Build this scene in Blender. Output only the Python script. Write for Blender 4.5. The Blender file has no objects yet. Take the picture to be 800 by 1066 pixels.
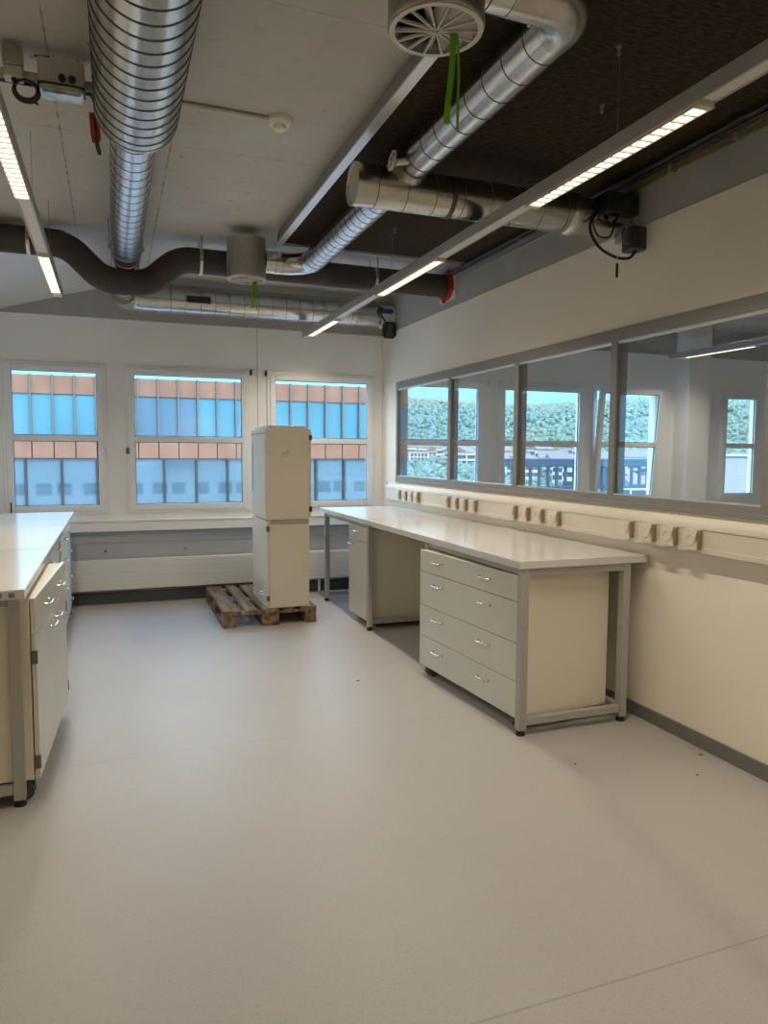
import bpy, bmesh, math, random
from mathutils import Vector, Matrix
random.seed(7)
C = bpy.context.scene.collection
PI = math.pi
scene = bpy.context.scene

# ------------------------------------------------------------------ materials
def lin(c):
    f = lambda v: (v/12.92 if v <= .04045 else ((v+.055)/1.055)**2.4)
    return tuple(f(v/255) for v in c)

def mat(name, col, rough=.5, metal=0., spec=.5, var=0., vscale=6., bump=0., bscale=60., emit=None, estr=0., col2=None):
    m = bpy.data.materials.new(name); m.use_nodes = True
    nt = m.node_tree; b = nt.nodes['Principled BSDF']
    b.inputs['Base Color'].default_value = (*col, 1)
    b.inputs['Roughness'].default_value = rough
    b.inputs['Metallic'].default_value = metal
    b.inputs['Specular IOR Level'].default_value = spec
    if var or col2:
        tc = nt.nodes.new('ShaderNodeTexCoord'); n = nt.nodes.new('ShaderNodeTexNoise')
        n.inputs['Scale'].default_value = vscale; n.inputs['Detail'].default_value = 5
        nt.links.new(tc.outputs['Object'], n.inputs['Vector'])
        r = nt.nodes.new('ShaderNodeValToRGB')
        c2 = col2 or tuple(min(1, v*(1+var)) for v in col)
        c1 = col if col2 else tuple(v*(1-var) for v in col)
        r.color_ramp.elements[0].color = (*c1, 1); r.color_ramp.elements[0].position = .35
        r.color_ramp.elements[1].color = (*c2, 1); r.color_ramp.elements[1].position = .65
        nt.links.new(n.outputs['Fac'], r.inputs['Fac']); nt.links.new(r.outputs['Color'], b.inputs['Base Color'])
    if bump:
        tc = nt.nodes.new('ShaderNodeTexCoord'); n = nt.nodes.new('ShaderNodeTexNoise')
        n.inputs['Scale'].default_value = bscale; n.inputs['Detail'].default_value = 4
        nt.links.new(tc.outputs['Object'], n.inputs['Vector'])
        bp = nt.nodes.new('ShaderNodeBump'); bp.inputs['Strength'].default_value = bump; bp.inputs['Distance'].default_value = .01
        nt.links.new(n.outputs['Fac'], bp.inputs['Height']); nt.links.new(bp.outputs['Normal'], b.inputs['Normal'])
    if emit:
        b.inputs['Emission Color'].default_value = (*emit, 1); b.inputs['Emission Strength'].default_value = estr
    return m

class NT:
    """small helper for hand-written node trees"""
    def __init__(s, m): s.nt = m.node_tree; s.L = s.nt.links
    def n(s, t, **k):
        x = s.nt.nodes.new('ShaderNode'+t)
        for a, v in k.items(): setattr(x, a, v)
        return x
    def math(s, op, a, b=None, c=None, clamp=False):
        x = s.n('Math', operation=op); x.use_clamp = clamp
        for i, v in enumerate((a, b, c)):
            if v is None: continue
            if isinstance(v, (int, float)): x.inputs[i].default_value = v
            else: s.L.new(v, x.inputs[i])
        return x.outputs[0]
    def mix(s, f, a, b):
        x = s.n('Mix', data_type='RGBA')
        for i, v in ((0, f), (6, a), (7, b)):
            if isinstance(v, (int, float)): x.inputs[i].default_value = v
            elif isinstance(v, tuple): x.inputs[i].default_value = (*v, 1)
            else: s.L.new(v, x.inputs[i])
        return x.outputs[2]

def floor_mat():
    m = mat('speckled_vinyl', (.42, .42, .43), .42, spec=.45); t = NT(m); b = t.nt.nodes['Principled BSDF']
    geo = t.n('NewGeometry'); sep = t.n('SeparateXYZ'); t.L.new(geo.outputs['Position'], sep.inputs[0])
    n1 = t.n('TexNoise'); n1.inputs['Scale'].default_value = 170; n1.inputs['Detail'].default_value = 2
    n2 = t.n('TexNoise'); n2.inputs['Scale'].default_value = 1.3; n2.inputs['Detail'].default_value = 4
    v = t.n('TexVoronoi'); v.inputs['Scale'].default_value = 85
    for x in (n1, n2, v): t.L.new(geo.outputs['Position'], x.inputs['Vector'])
    sp = t.math('LESS_THAN', v.outputs['Distance'], .2)
    base = t.mix(n1.outputs['Fac'], (.355, .343, .334), (.475, .462, .448))
    base = t.mix(t.math('MULTIPLY', sp, .30), base, (.20, .20, .21))
    base = t.mix(t.math('MULTIPLY', t.math('SUBTRACT', n2.outputs['Fac'], .45, clamp=True), .6), base, (.33, .325, .32))
    # welded sheet seams
    def seam(yy):
        d = t.math('ABSOLUTE', t.math('SUBTRACT', sep.outputs['Y'], yy))
        return t.math('LESS_THAN', d, .0035)
    s = t.math('MAXIMUM', seam(1.572), t.math('MULTIPLY', seam(3.6), .5))
    base = t.mix(t.math('MULTIPLY', s, .45), base, (.2, .195, .19))
    # worn smear running out from the right bench
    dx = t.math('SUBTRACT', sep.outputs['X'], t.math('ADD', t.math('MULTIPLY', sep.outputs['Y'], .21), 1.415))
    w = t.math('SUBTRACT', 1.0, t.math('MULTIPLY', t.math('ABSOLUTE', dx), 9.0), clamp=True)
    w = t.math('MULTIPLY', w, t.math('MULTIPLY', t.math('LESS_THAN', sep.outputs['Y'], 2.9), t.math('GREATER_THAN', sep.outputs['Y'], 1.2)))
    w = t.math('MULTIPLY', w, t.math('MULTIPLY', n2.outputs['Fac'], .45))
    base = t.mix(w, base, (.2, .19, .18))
    t.L.new(base, b.inputs['Base Color'])
    r = t.math('ADD', t.math('MULTIPLY', n2.outputs['Fac'], .15), .38); t.L.new(r, b.inputs['Roughness'])
    return m

def concrete_mat():
    m = mat('painted_concrete', (.5, .49, .46), .85, spec=.2); t = NT(m); b = t.nt.nodes['Principled BSDF']
    geo = t.n('NewGeometry'); sep = t.n('SeparateXYZ'); t.L.new(geo.outputs['Position'], sep.inputs[0])
    n1 = t.n('TexNoise'); n1.inputs['Scale'].default_value = 1.6; n1.inputs['Detail'].default_value = 7
    n2 = t.n('TexNoise'); n2.inputs['Scale'].default_value = 14; n2.inputs['Detail'].default_value = 6
    v = t.n('TexVoronoi'); v.inputs['Scale'].default_value = 4.3
    for x in (n1, n2, v): t.L.new(geo.outputs['Position'], x.inputs['Vector'])
    base = t.mix(n1.outputs['Fac'], (.42, .405, .375), (.60, .59, .56))
    def line(o, c, w):
        d = t.math('ABSOLUTE', t.math('SUBTRACT', o, c)); return t.math('LESS_THAN', d, w)
    k = None
    for c in (-1.28, -.745, -.21, .325):
        q = line(sep.outputs['X'], c, .004); k = q if k is None else t.math('MAXIMUM', k, q)
    for c in (2.72, 4.12, 5.5):
        q = t.math('MULTIPLY', line(sep.outputs['Y'], c, .003), .6); k = t.math('MAXIMUM', k, q)
    k = t.math('MULTIPLY', k, t.math('MULTIPLY', t.math('SUBTRACT', n2.outputs['Fac'], .30, clamp=True), 2.4))
    base = t.mix(t.math('MINIMUM', k, .8), base, (.13, .115, .095))
    pit = t.math('MULTIPLY', t.math('LESS_THAN', v.outputs['Distance'], .055), .55)
    base = t.mix(pit, base, (.2, .18, .15))
    st = t.math('MULTIPLY', t.math('SUBTRACT', n2.outputs['Fac'], .58, clamp=True), 2.2)
    base = t.mix(st, base, (.3, .28, .24))
    t.L.new(base, b.inputs['Base Color'])
    bp = t.n('Bump'); bp.inputs['Strength'].default_value = .25; bp.inputs['Distance'].default_value = .01
    t.L.new(n2.outputs['Fac'], bp.inputs['Height']); t.L.new(bp.outputs['Normal'], b.inputs['Normal'])
    return m

def woodwool_mat():
    m = mat('wood_wool_board', (.055, .043, .03), .95, spec=.1); t = NT(m); b = t.nt.nodes['Principled BSDF']
    geo = t.n('NewGeometry')
    mp = t.n('Mapping'); mp.inputs['Scale'].default_value = (22, 90, 40); t.L.new(geo.outputs['Position'], mp.inputs['Vector'])
    n1 = t.n('TexNoise'); n1.inputs['Scale'].default_value = 1; n1.inputs['Detail'].default_value = 5; t.L.new(mp.outputs[0], n1.inputs['Vector'])
    r = t.n('ValToRGB'); r.color_ramp.elements[0].position = .3; r.color_ramp.elements[1].position = .75
    r.color_ramp.elements[0].color = (.020, .016, .011, 1); r.color_ramp.elements[1].color = (.075, .058, .039, 1)
    t.L.new(n1.outputs['Fac'], r.inputs['Fac']); t.L.new(r.outputs['Color'], b.inputs['Base Color'])
    bp = t.n('Bump'); bp.inputs['Strength'].default_value = .6; bp.inputs['Distance'].default_value = .01
    t.L.new(n1.outputs['Fac'], bp.inputs['Height']); t.L.new(bp.outputs['Normal'], b.inputs['Normal'])
    return m

def zinc_mat(name, a, c, rough):
    m = mat(name, a, rough, 1.0); t = NT(m); b = t.nt.nodes['Principled BSDF']
    tc = t.n('TexCoord')
    v = t.n('TexVoronoi'); v.inputs['Scale'].default_value = 34
    n = t.n('TexNoise'); n.inputs['Scale'].default_value = 3.5; n.inputs['Detail'].default_value = 6
    for x in (v, n): t.L.new(tc.outputs['Object'], x.inputs['Vector'])
    sp = t.n('SeparateColor'); t.L.new(v.outputs['Color'], sp.inputs[0])
    f = t.math('ADD', t.math('MULTIPLY', sp.outputs[0], .35), t.math('MULTIPLY', n.outputs['Fac'], .65))
    t.L.new(t.mix(f, a, c), b.inputs['Base Color'])
    t.L.new(t.math('ADD', t.math('MULTIPLY', f, .05), rough-.025), b.inputs['Roughness'])
    return m

def glass_mat(name, tint=(.97, .985, .98), ior=1.5, boost=1.0):
    m = bpy.data.materials.new(name); m.use_nodes = True; t = NT(m); t.nt.nodes.clear()
    o = t.n('OutputMaterial'); tr = t.n('BsdfTransparent'); tr.inputs[0].default_value = (*tint, 1)
    g = t.n('BsdfGlossy'); g.inputs['Roughness'].default_value = .0; g.inputs[0].default_value = (1, 1, 1, 1)
    ge = t.n('NewGeometry'); dt = t.n('VectorMath', operation='DOT_PRODUCT')
    t.L.new(ge.outputs['Incoming'], dt.inputs[0]); t.L.new(ge.outputs['Normal'], dt.inputs[1])
    f0 = ((ior-1)/(ior+1))**2
    k = t.math('POWER', t.math('SUBTRACT', 1.0, t.math('ABSOLUTE', dt.outputs['Value'])), 5.0)
    fr = t.math('ADD', t.math('MULTIPLY', k, 1-f0), f0)
    mx = t.n('MixShader'); t.L.new(t.math('MULTIPLY', fr, boost, clamp=True), mx.inputs[0])
    t.L.new(tr.outputs[0], mx.inputs[1]); t.L.new(g.outputs[0], mx.inputs[2]); t.L.new(mx.outputs[0], o.inputs[0])
    return m

def wood_mat():
    m = mat('weathered_pine', (.2, .14, .09), .85, spec=.2); t = NT(m); b = t.nt.nodes['Principled BSDF']
    geo = t.n('NewGeometry'); oi = t.n('ObjectInfo')
    mp = t.n('Mapping'); mp.inputs['Scale'].default_value = (26, 2.2, 26); t.L.new(geo.outputs['Position'], mp.inputs['Vector'])
    n1 = t.n('TexNoise'); n1.inputs['Scale'].default_value = 1; n1.inputs['Detail'].default_value = 5; t.L.new(mp.outputs[0], n1.inputs['Vector'])
    r = t.n('ValToRGB'); r.color_ramp.elements[0].position = .3; r.color_ramp.elements[1].position = .72
    r.color_ramp.elements[0].color = (.085, .055, .035, 1); r.color_ramp.elements[1].color = (.33, .24, .16, 1)
    t.L.new(n1.outputs['Fac'], r.inputs['Fac'])
    k = t.math('ADD', t.math('MULTIPLY', oi.outputs['Random'], .5), .7)
    hv = t.n('HueSaturation'); t.L.new(r.outputs['Color'], hv.inputs['Color']); t.L.new(k, hv.inputs['Value'])
    t.L.new(hv.outputs[0], b.inputs['Base Color'])
    return m

M = {}
M['floor'] = floor_mat(); M['concrete'] = concrete_mat(); M['woodwool'] = woodwool_mat()
M['wall'] = mat('white_emulsion', (.86, .81, .715), .85, spec=.2, var=.02, vscale=1.5, bump=.05, bscale=180)
M['farwall'] = mat('white_panel_paint', (.87, .875, .88), .7, spec=.25, var=.02, vscale=2)
M['band'] = mat('grey_beam_paint', (.40, .40, .39), .8, spec=.2, var=.05, vscale=3)
M['slope'] = mat('white_ceiling_paint', (.66, .66, .65), .85, spec=.2)
M['niche'] = mat('grey_niche_tone', (.44, .465, .495), .6, spec=.3)  # one flat grey, darker than the window wall above
M['skirt'] = mat('grey_vinyl_skirting', (.085, .09, .10), .5, spec=.4)
M['skirt2'] = mat('mid_grey_vinyl_skirting', (.17, .17, .17), .5, spec=.4)
M['pvc'] = mat('white_window_plastic', (.86, .87, .88), .32, spec=.5)
M['rad'] = mat('white_radiator_lacquer', (.72, .72, .70), .4)
M['alu'] = mat('grey_aluminium_lacquer', (.24, .24, .235), .4, .0, .5)
M['alubright'] = mat('bright_aluminium', (.72, .72, .71), .35, .6)
M['gasket'] = mat('black_gasket', (.02, .02, .02), .6)
M['glass'] = glass_mat('clear_pane'); M['pglass'] = glass_mat('partition_pane', (.95, .97, .97), 1.5, 1.25)
M['galv'] = zinc_mat('galvanised_sheet', (.50, .51, .52), (.70, .71, .72), .25)
M['galvdull'] = zinc_mat('dull_galvanised_sheet', (.40, .39, .365), (.58, .57, .54), .25)
M['galvsoft'] = zinc_mat('matt_galvanised_sheet', (.40, .385, .35), (.54, .52, .48), .46)
M['seamline'] = mat('dark_lock_seam', (.10, .10, .10), .5, .8)  # seam ridges coloured darker than the duct sheet
M['insul'] = mat('dark_grey_elastomer', (.062, .057, .050), .7, spec=.25, var=.12, vscale=9, bump=.08, bscale=30)
M['plenum'] = mat('grey_beige_lacquer', (.36, .335, .30), .5, spec=.4, var=.06, vscale=4)
M['plate'] = mat('light_grey_lacquer', (.55, .53, .50), .45)
M['holeshade'] = mat('interior_shade_black', (.02, .02, .02), .9)  # near-black that stands in for the unlit insides of ducts
M['ribbon'] = mat('bright_green_ribbon', (.16, .42, .02), .5)
M['track'] = mat('grey_track_lacquer', (.34, .34, .335), .45)
M['blank'] = mat('white_track_cover', (.62, .60, .57), .5)
M['led'] = mat('lit_led_lens', (.8, .8, .8), .4, emit=(1, .87, .68), estr=3.2)
M['louver'] = mat('beige_louvre', (.62, .55, .46), .4)
M['top'] = mat('light_grey_laminate', (.66, .655, .645), .17, spec=.5, var=.015, vscale=30)
M['topedge'] = mat('laminate_edge_band', (.50, .495, .48), .4)
M['frame'] = mat('grey_powder_coat', (.40, .395, .37), .45, spec=.4)
M['front'] = mat('pale_grey_front', (.63, .62, .565), .36, spec=.5)
M['carcass'] = mat('cream_grey_board', (.74, .69, .575), .5, spec=.4)
M['steelcab'] = mat('white_sheet_steel', (.63, .58, .475), .33, spec=.5)
M['chrome'] = mat('brushed_chrome', (.75, .75, .74), .22, 1.0)
M['black'] = mat('black_plastic', (.015, .015, .016), .5)
M['darkgrey'] = mat('dark_grey_plastic', (.06, .06, .06), .5)
M['hinge'] = mat('bronze_grey_hinge', (.16, .145, .12), .4, .5)
M['wheel'] = mat('grey_caster_rubber', (.09, .09, .09), .6)
M['wood'] = wood_mat()
M['trunk'] = mat('ivory_trunking_plastic', (.72, .67, .58), .4, spec=.45)
M['socket'] = mat('ivory_socket_plastic', (.76, .71, .62), .35)
M['socketside'] = mat('brown_socket_side', (.30, .22, .14), .6)
M['white'] = mat('white_plastic', (.75, .73, .70), .4)
M['red'] = mat('red_fire_collar', (.45, .015, .015), .5)
M['orange'] = mat('orange_red_tag', (.62, .07, .012), .5)
M['blue'] = mat('blue_knob', (.02, .02, .20), .4)
M['yellowgreen'] = mat('yellow_green_sheath', (.13, .115, .04), .6, var=.3, vscale=40)
M['lens'] = mat('frosted_lamp_lens', (.22, .28, .26), .12, spec=.6, col2=(.55, .60, .54), vscale=18)
M['ink'] = mat('grey_marker_ink', (.24, .21, .15), .7)
M['scrap'] = mat('tan_paper_scrap', (.42, .26, .14), .8)
M['stone'] = mat('dark_grit', (.08, .07, .06), .8)
# outdoors
M['terra'] = mat('terracotta_panel', (.25, .128, .082), .8, spec=.2, var=.10, vscale=.7)
M['mull'] = mat('facade_mullion', (.018, .02, .026), .5)
M['palemull'] = mat('pale_facade_fin', (.115, .105, .095), .5)
M['spandrel'] = mat('pale_facade_panel', (.2, .21, .22), .6)

def facade_glass(name, col, refl):
    m = bpy.data.materials.new(name); m.use_nodes = True; t = NT(m); t.nt.nodes.clear()
    o = t.n('OutputMaterial'); d = t.n('BsdfDiffuse'); g = t.n('BsdfGlossy')
    tc = t.n('TexCoord'); n = t.n('TexNoise'); n.inputs['Scale'].default_value = .25
    t.L.new(tc.outputs['Object'], n.inputs['Vector'])
    c2 = tuple(v*1.25 for v in col)
    t.L.new(t.mix(n.outputs['Fac'], tuple(v*.8 for v in col), c2), d.inputs[0])
    g.inputs['Roughness'].default_value = .02; g.inputs[0].default_value = (.75, .88, .95, 1)
    mx = t.n('MixShader'); mx.inputs[0].default_value = refl
    t.L.new(d.outputs[0], mx.inputs[1]); t.L.new(g.outputs[0], mx.inputs[2]); t.L.new(mx.outputs[0], o.inputs[0])
    return m
M['fglass'] = facade_glass('blue_facade_glass', (.085, .215, .26), .10)
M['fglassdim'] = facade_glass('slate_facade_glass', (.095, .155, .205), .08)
M['fglasslow'] = facade_glass('pale_facade_glass', (.085, .145, .175), .30)
M['hill'] = mat('wooded_hill', (.10, .16, .12), .9, spec=.1, col2=(.19, .23, .15), vscale=.045)
M['leafA'] = mat('haze_tinted_leaves', (.115, .17, .155), .9, spec=.1, col2=(.235, .28, .19), vscale=.45)  # distance haze is mixed into the leaf colour
M['leafB'] = mat('yellow_leaves', (.42, .38, .10), .9, spec=.1)
M['meadow'] = mat('meadow_grass', (.28, .36, .12), .9, spec=.1)
M['housewall'] = mat('pale_house_render', (.55, .54, .52), .8)
M['houseroof'] = mat('brown_roof_tile', (.20, .155, .14), .8)
M['housewin'] = mat('dark_house_window', (.06, .07, .09), .3)
M['rail'] = mat('blue_grey_railing_paint', (.07, .13, .20), .5)
M['render'] = mat('white_exterior_render', (.34, .35, .36), .8)
M['street'] = mat('grey_paving', (.30, .29, .28), .9)

# ------------------------------------------------------------------ mesh builder
class MB:
    def __init__(s): s.b = bmesh.new()
    def _tag(s, faces, m, smooth=False):
        for f in faces: f.material_index = m; f.smooth = smooth
    def box(s, x0, x1, y0, y1, z0, z1, bev=0., m=0, rot=None, seg=1):
        t = bmesh.new(); bmesh.ops.create_cube(t, size=1)
        for v in t.verts: v.co = Vector(((x0+x1)/2+v.co.x*(x1-x0), (y0+y1)/2+v.co.y*(y1-y0), (z0+z1)/2+v.co.z*(z1-z0)))
        if bev: bmesh.ops.bevel(t, geom=t.edges[:], offset=bev, segments=seg, affect='EDGES', clamp_overlap=True)
        if rot is not None: bmesh.ops.transform(t, matrix=rot, verts=t.verts[:])
        s.merge(t, m); return s
    def merge(s, t, m=0, smooth=False):
        mp = {v: s.b.verts.new(v.co) for v in t.verts}
        for f in t.faces:
            try: g = s.b.faces.new([mp[v] for v in f.verts])
            except ValueError: continue
            g.material_index = m; g.smooth = smooth
        t.free()
    def poly(s, pts, m=0):
        f = s.b.faces.new([s.b.verts.new(Vector(p)) for p in pts]); f.material_index = m; return f
    def prism(s, pts, h, m=0):
        """closed solid: polygon pts (3-D, planar) pushed along vector h"""
        h = Vector(h); a = [s.b.verts.new(Vector(p)) for p in pts]; b = [s.b.verts.new(Vector(p)+h) for p in pts]
        n = len(pts); fs = [s.b.faces.new(a[::-1]), s.b.faces.new(b)]
        for i in range(n): fs.append(s.b.faces.new([a[i], a[(i+1) % n], b[(i+1) % n], b[i]]))
        for f in fs: f.material_index = m
        return s
    def sweep(s, st, n=24, caps=True, m=0, closed=False):
        """st: list of (pos, radius[, material of the segment that starts here])"""
        P = [Vector(q[0]) for q in st]; N = len(P); T = []
        for i in range(N):
            a = P[max(i-1, 0)]; c = P[min(i+1, N-1)]
            if closed: a = P[(i-1) % N]; c = P[(i+1) % N]
            d = c-a
            if d.length < 1e-9: d = T[-1].copy() if T else Vector((0, 0, 1))
            d = d.normalized()
            if T and d.dot(T[-1]) < -.2: d = -d      # profile folds back on itself: keep the axis
            T.append(d)
        up = Vector((0, 0, 1)) if abs(T[0].z) < .9 else Vector((1, 0, 0))
        u = (up-T[0]*up.dot(T[0])).normalized(); rings = []
        for i in range(N):
            if i:
                ax = T[i-1].cross(T[i])
                if ax.length > 1e-8: u = Matrix.Rotation(T[i-1].angle(T[i]), 3, ax) @ u
                u = (u-T[i]*u.dot(T[i])).normalized()
            w = T[i].cross(u); r = st[i][1]
            rings.append([s.b.verts.new(P[i]+(u*math.cos(2*PI*k/n)+w*math.sin(2*PI*k/n))*r) for k in range(n)])
        for i in range(N if closed else N-1):
            a = rings[i]; b = rings[(i+1) % N]; mm = st[i][2] if len(st[i]) > 2 else m
            for k in range(n):
                f = s.b.faces.new([a[k], a[(k+1) % n], b[(k+1) % n], b[k]]); f.smooth = True; f.material_index = mm
        if caps and not closed:
            for r, fl in ((rings[0], True), (rings[-1], False)):
                f = s.b.faces.new(r[::-1] if fl else r); f.material_index = m
        return s
    def cyl(s, a, b, r, r2=None, n=20, m=0, caps=True):
        return s.sweep([(a, r), (b, r if r2 is None else r2)], n, caps, m)
    def ring(s, c, ax, ro, ri, h, n=32, m=0):
        """flat washer / tube wall around axis ax with height h"""
        c = Vector(c); ax = Vector(ax).normalized(); up = Vector((0, 0, 1)) if abs(ax.z) < .9 else Vector((1, 0, 0))
        u = (up-ax*up.dot(ax)).normalized(); w = ax.cross(u); R = []
        for rr, hh in ((ro, 0), (ro, h), (ri, h), (ri, 0)):
            R.append([s.b.verts.new(c+ax*hh+(u*math.cos(2*PI*k/n)+w*math.sin(2*PI*k/n))*rr) for k in range(n)])
        for i in range(4):
            a, b = R[i], R[(i+1) % 4]
            for k in range(n):
                f = s.b.faces.new([a[k], a[(k+1) % n], b[(k+1) % n], b[k]]); f.smooth = i in (0, 2); f.material_index = m
        return s
    def ball(s, c, r, m=0, sub=2, sc=(1, 1, 1), jit=0):
        t = bmesh.new(); bmesh.ops.create_icosphere(t, subdivisions=sub, radius=r)
        for v in t.verts:
            k = 1+random.uniform(-jit, jit)
            v.co = Vector((v.co.x*sc[0]*k+c[0], v.co.y*sc[1]*k+c[1], v.co.z*sc[2]*k+c[2]))
        s.merge(t, m, True); return s
    def build(s, name, mats, parent=None, local=False):
        if not isinstance(mats, (list, tuple)): mats = [mats]
        bmesh.ops.recalc_face_normals(s.b, faces=s.b.faces[:])
        if parent is not None and not local:
            q = parent; off = Vector((0, 0, 0))
            while q is not None: off += q.location; q = q.parent
            for v in s.b.verts: v.co -= off
        me = bpy.data.meshes.new(name); s.b.to_mesh(me); s.b.free()
        for m in mats: me.materials.append(M[m] if isinstance(m, str) else m)
        me.set_sharp_from_angle(angle=math.radians(38))
        o = bpy.data.objects.new(name, me); C.objects.link(o)
        if parent is not None: o.parent = parent
        return o

def thing(name, label, cat, loc=(0, 0, 0), rz=0., group=None):
    o = bpy.data.objects.new(name, None); C.objects.link(o); o.location = loc; o.rotation_euler = (0, 0, rz)
    o.empty_display_size = .1; o['label'] = label; o['category'] = cat
    if group: o['group'] = group
    return o
def tag(o, label, cat, group=None, kind=None):
    o['label'] = label; o['category'] = cat
    if group: o['group'] = group
    if kind: o['kind'] = kind
    return o
def struct(o, label=None):
    o['kind'] = 'structure'
    if label: o['label'] = label
    return o
def origin_base(o):
    """put a single-mesh thing's origin at the bottom centre of its own box"""
    vs = [v.co for v in o.data.vertices]; lo = Vector([min(v[i] for v in vs) for i in range(3)]); hi = Vector([max(v[i] for v in vs) for i in range(3)])
    c = Vector(((lo.x+hi.x)/2, (lo.y+hi.y)/2, lo.z))
    for v in o.data.vertices: v.co -= c
    o.location += c; return o

def fillet(pts, rad, seg=10):
    pts = [Vector(p) for p in pts]; out = [pts[0]]
    for i in range(1, len(pts)-1):
        a, b, c = pts[i-1], pts[i], pts[i+1]; d1 = (a-b).normalized(); d2 = (c-b).normalized()
        ang = d1.angle(d2); r = rad[i-1] if isinstance(rad, (list, tuple)) else rad
        t = r/math.tan(ang/2); p1 = b+d1*t; p2 = b+d2*t
        ce = b+(d1+d2).normalized()*(r/math.sin(ang/2)); v1 = p1-ce; v2 = p2-ce; th = v1.angle(v2); ax = v1.cross(v2).normalized()
        for k in range(seg+1): out.append(ce+Matrix.Rotation(th*k/seg, 3, ax) @ v1)
    out.append(pts[-1]); return out

def spiral(mb, pts, r, pitch, lip=.0022, wid=.004, m=0, ms=1, n=40, caps=True, skip=None):
    """sheet-metal duct along a polyline with a raised lock seam every `pitch` metres"""
    pts = [Vector(p) for p in pts]; L = [0.]
    for a, b in zip(pts, pts[1:]): L.append(L[-1]+(b-a).length)
    def at(s):
        for i in range(len(pts)-1):
            if s <= L[i+1]+1e-9: return pts[i].lerp(pts[i+1], (s-L[i])/max(L[i+1]-L[i], 1e-9))
        return pts[-1]
    ev = [(s, r, m) for s in L]; s = pitch*.6
    while s < L[-1]-wid*2:
        if not (skip and any(a <= s <= b for a, b in skip)):
            ev += [(s, r, ms), (s+wid*.3, r+lip, ms), (s+wid*.7, r+lip, ms), (s+wid, r, m)]
        s += pitch
    ev.sort(key=lambda e: e[0]); o = []
    inr = False
    for e in ev:
        if o and e[0]-o[-1][0] < 1e-5: continue
        o.append(e)
    # a polyline vertex that falls inside a seam keeps the seam's height
    st = []
    for i, e in enumerate(o): st.append((at(e[0]), e[1], e[2]))
    return mb.sweep(st, n, caps, m)

# ------------------------------------------------------------------ room shell
XW, YF, XL, YB, ZC = 2.745, 7.44, -1.25, -2.2, 3.08
XR2 = 9.6     # far side of the room beyond the partition
mb = MB(); mb.box(XL-.1, XR2+.1, YB-.1, YF+.02, -.12, 0)
struct(mb.build('floor', 'floor'), 'grey speckled vinyl floor')
# ceiling slab with the sloping facets at its far left end
A = Vector((-1.372, YF, 2.61)); Q = (-.286, 6.873, ZC)
mb = MB()
mb.box(-.286, XR2+.1, YB-.1, YF+.3, ZC, ZC+.2)
mb.box(XL-.35, -.286, YB-.1, 5.96, ZC, ZC+.2)
o = struct(mb.build('ceiling', 'concrete'), 'raw concrete ceiling slab')
mb = MB()
zl = 2.61
mb.prism([A, Q, (.23, YF, ZC)], (0, 0, .15)); mb.prism([(-1.372, YF, zl), (-1.372, 5.96, zl), (-.286, 5.96, ZC), Q], (0, 0, .15))
mb.prism([(-1.372, 5.96, zl), (-.286, 5.96, ZC), (-1.372, 5.96, ZC+.1)], (0, -.02, 0))
struct(mb.build('ceiling_slope', 'slope'), 'white sloping ceiling facets in the far left corner')
# walls
mb = MB()
mb.box(XW, XW+.12, YB, YF, 0, 1.19); mb.box(XW, XW+.12, YB, YF, 2.19, 2.715)
mb.box(XW, XW+.12, 7.0, YF, 1.19, 2.19); mb.box(XW, XW+.12, YB, -1.0, 1.19, 2.19)
struct(mb.build('wall_right', 'wall'), 'white partition wall with the long glazed opening')
mb = MB(); mb.box(XW+.004, XW+.12, YB, YF, 2.715, ZC); struct(mb.build('trim_1', 'band'), 'grey beam above the right wall')
mb = MB(); mb.box(XL-.12, XL, YB, YF, 0, ZC); struct(mb.build('wall_left', 'wall'))
mb = MB(); mb.box(XL-.1, XR2+.1, YB-.12, YB, 0, ZC); struct(mb.build('wall_back', 'wall'))
mb = MB(); mb.box(XR2, XR2+.12, YB, YF, 0, ZC); struct(mb.build('wall_next_room', 'farwall'))
# far wall with window openings (frame outlines)
WIN = [(-.935, -.04, .875, 2.29), (.12, 1.317, .875, 2.29), (1.49, 2.655, .875, 2.29),
       (2.93, 3.98, .875, 2.29), (4.16, 5.34, .875, 2.29), (5.46, 6.44, .875, 2.29), (7.47, 8.12, .875, 2.29)]
WT = .12
mb = MB(); xs = XL-.35
for (x0, x1, z0, z1) in WIN:
    mb.box(xs, x0+.03, YF, YF+WT, .70, 2.715); xs = x1-.03
    mb.box(x0+.03, x1-.03, YF, YF+WT, .70, z0+.03); mb.box(x0+.03, x1-.03, YF, YF+WT, z1-.03, 2.715)
mb.box(xs, XR2+.1, YF, YF+WT, .70, 2.715)
mb.box(6.70, 7.03, 7.19, YF, 0, ZC)      # pilaster in the next room
struct(mb.build('wall_far', 'farwall'), 'white window wall')
mb = MB(); mb.box(XL-.35, XR2+.1, YF+.004, YF+WT, 2.715, ZC+.2); struct(mb.build('trim_2', 'band'), 'grey beam above the windows')
mb = MB(); mb.box(XL-.35, XR2+.1, YF, YF+WT, -.12, .70); struct(mb.build('trim_3', 'niche'), 'grey recessed wall below the sill')
mb = MB(); mb.box(XL, XW, YF-.008, YF, .590, .600); struct(mb.build('trim_4', 'niche'))
mb = MB()
mb.box(XL, XW, YF-.06, YF, .705, .800, .004); mb.box(XL, XW, YF-.07, YF, .800, .812, .003)
struct(mb.build('trim_5', 'pvc'), 'white sill fascia under the windows')
mb = MB(); mb.box(1.393, 1.397, YF-.003, YF, .875, 2.715); struct(mb.build('trim_6', 'alu'))
mb = MB(); mb.box(XL, XW, YF-.02, YF, 0, .11, .003); struct(mb.build('baseboard_far', 'skirt'))
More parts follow.
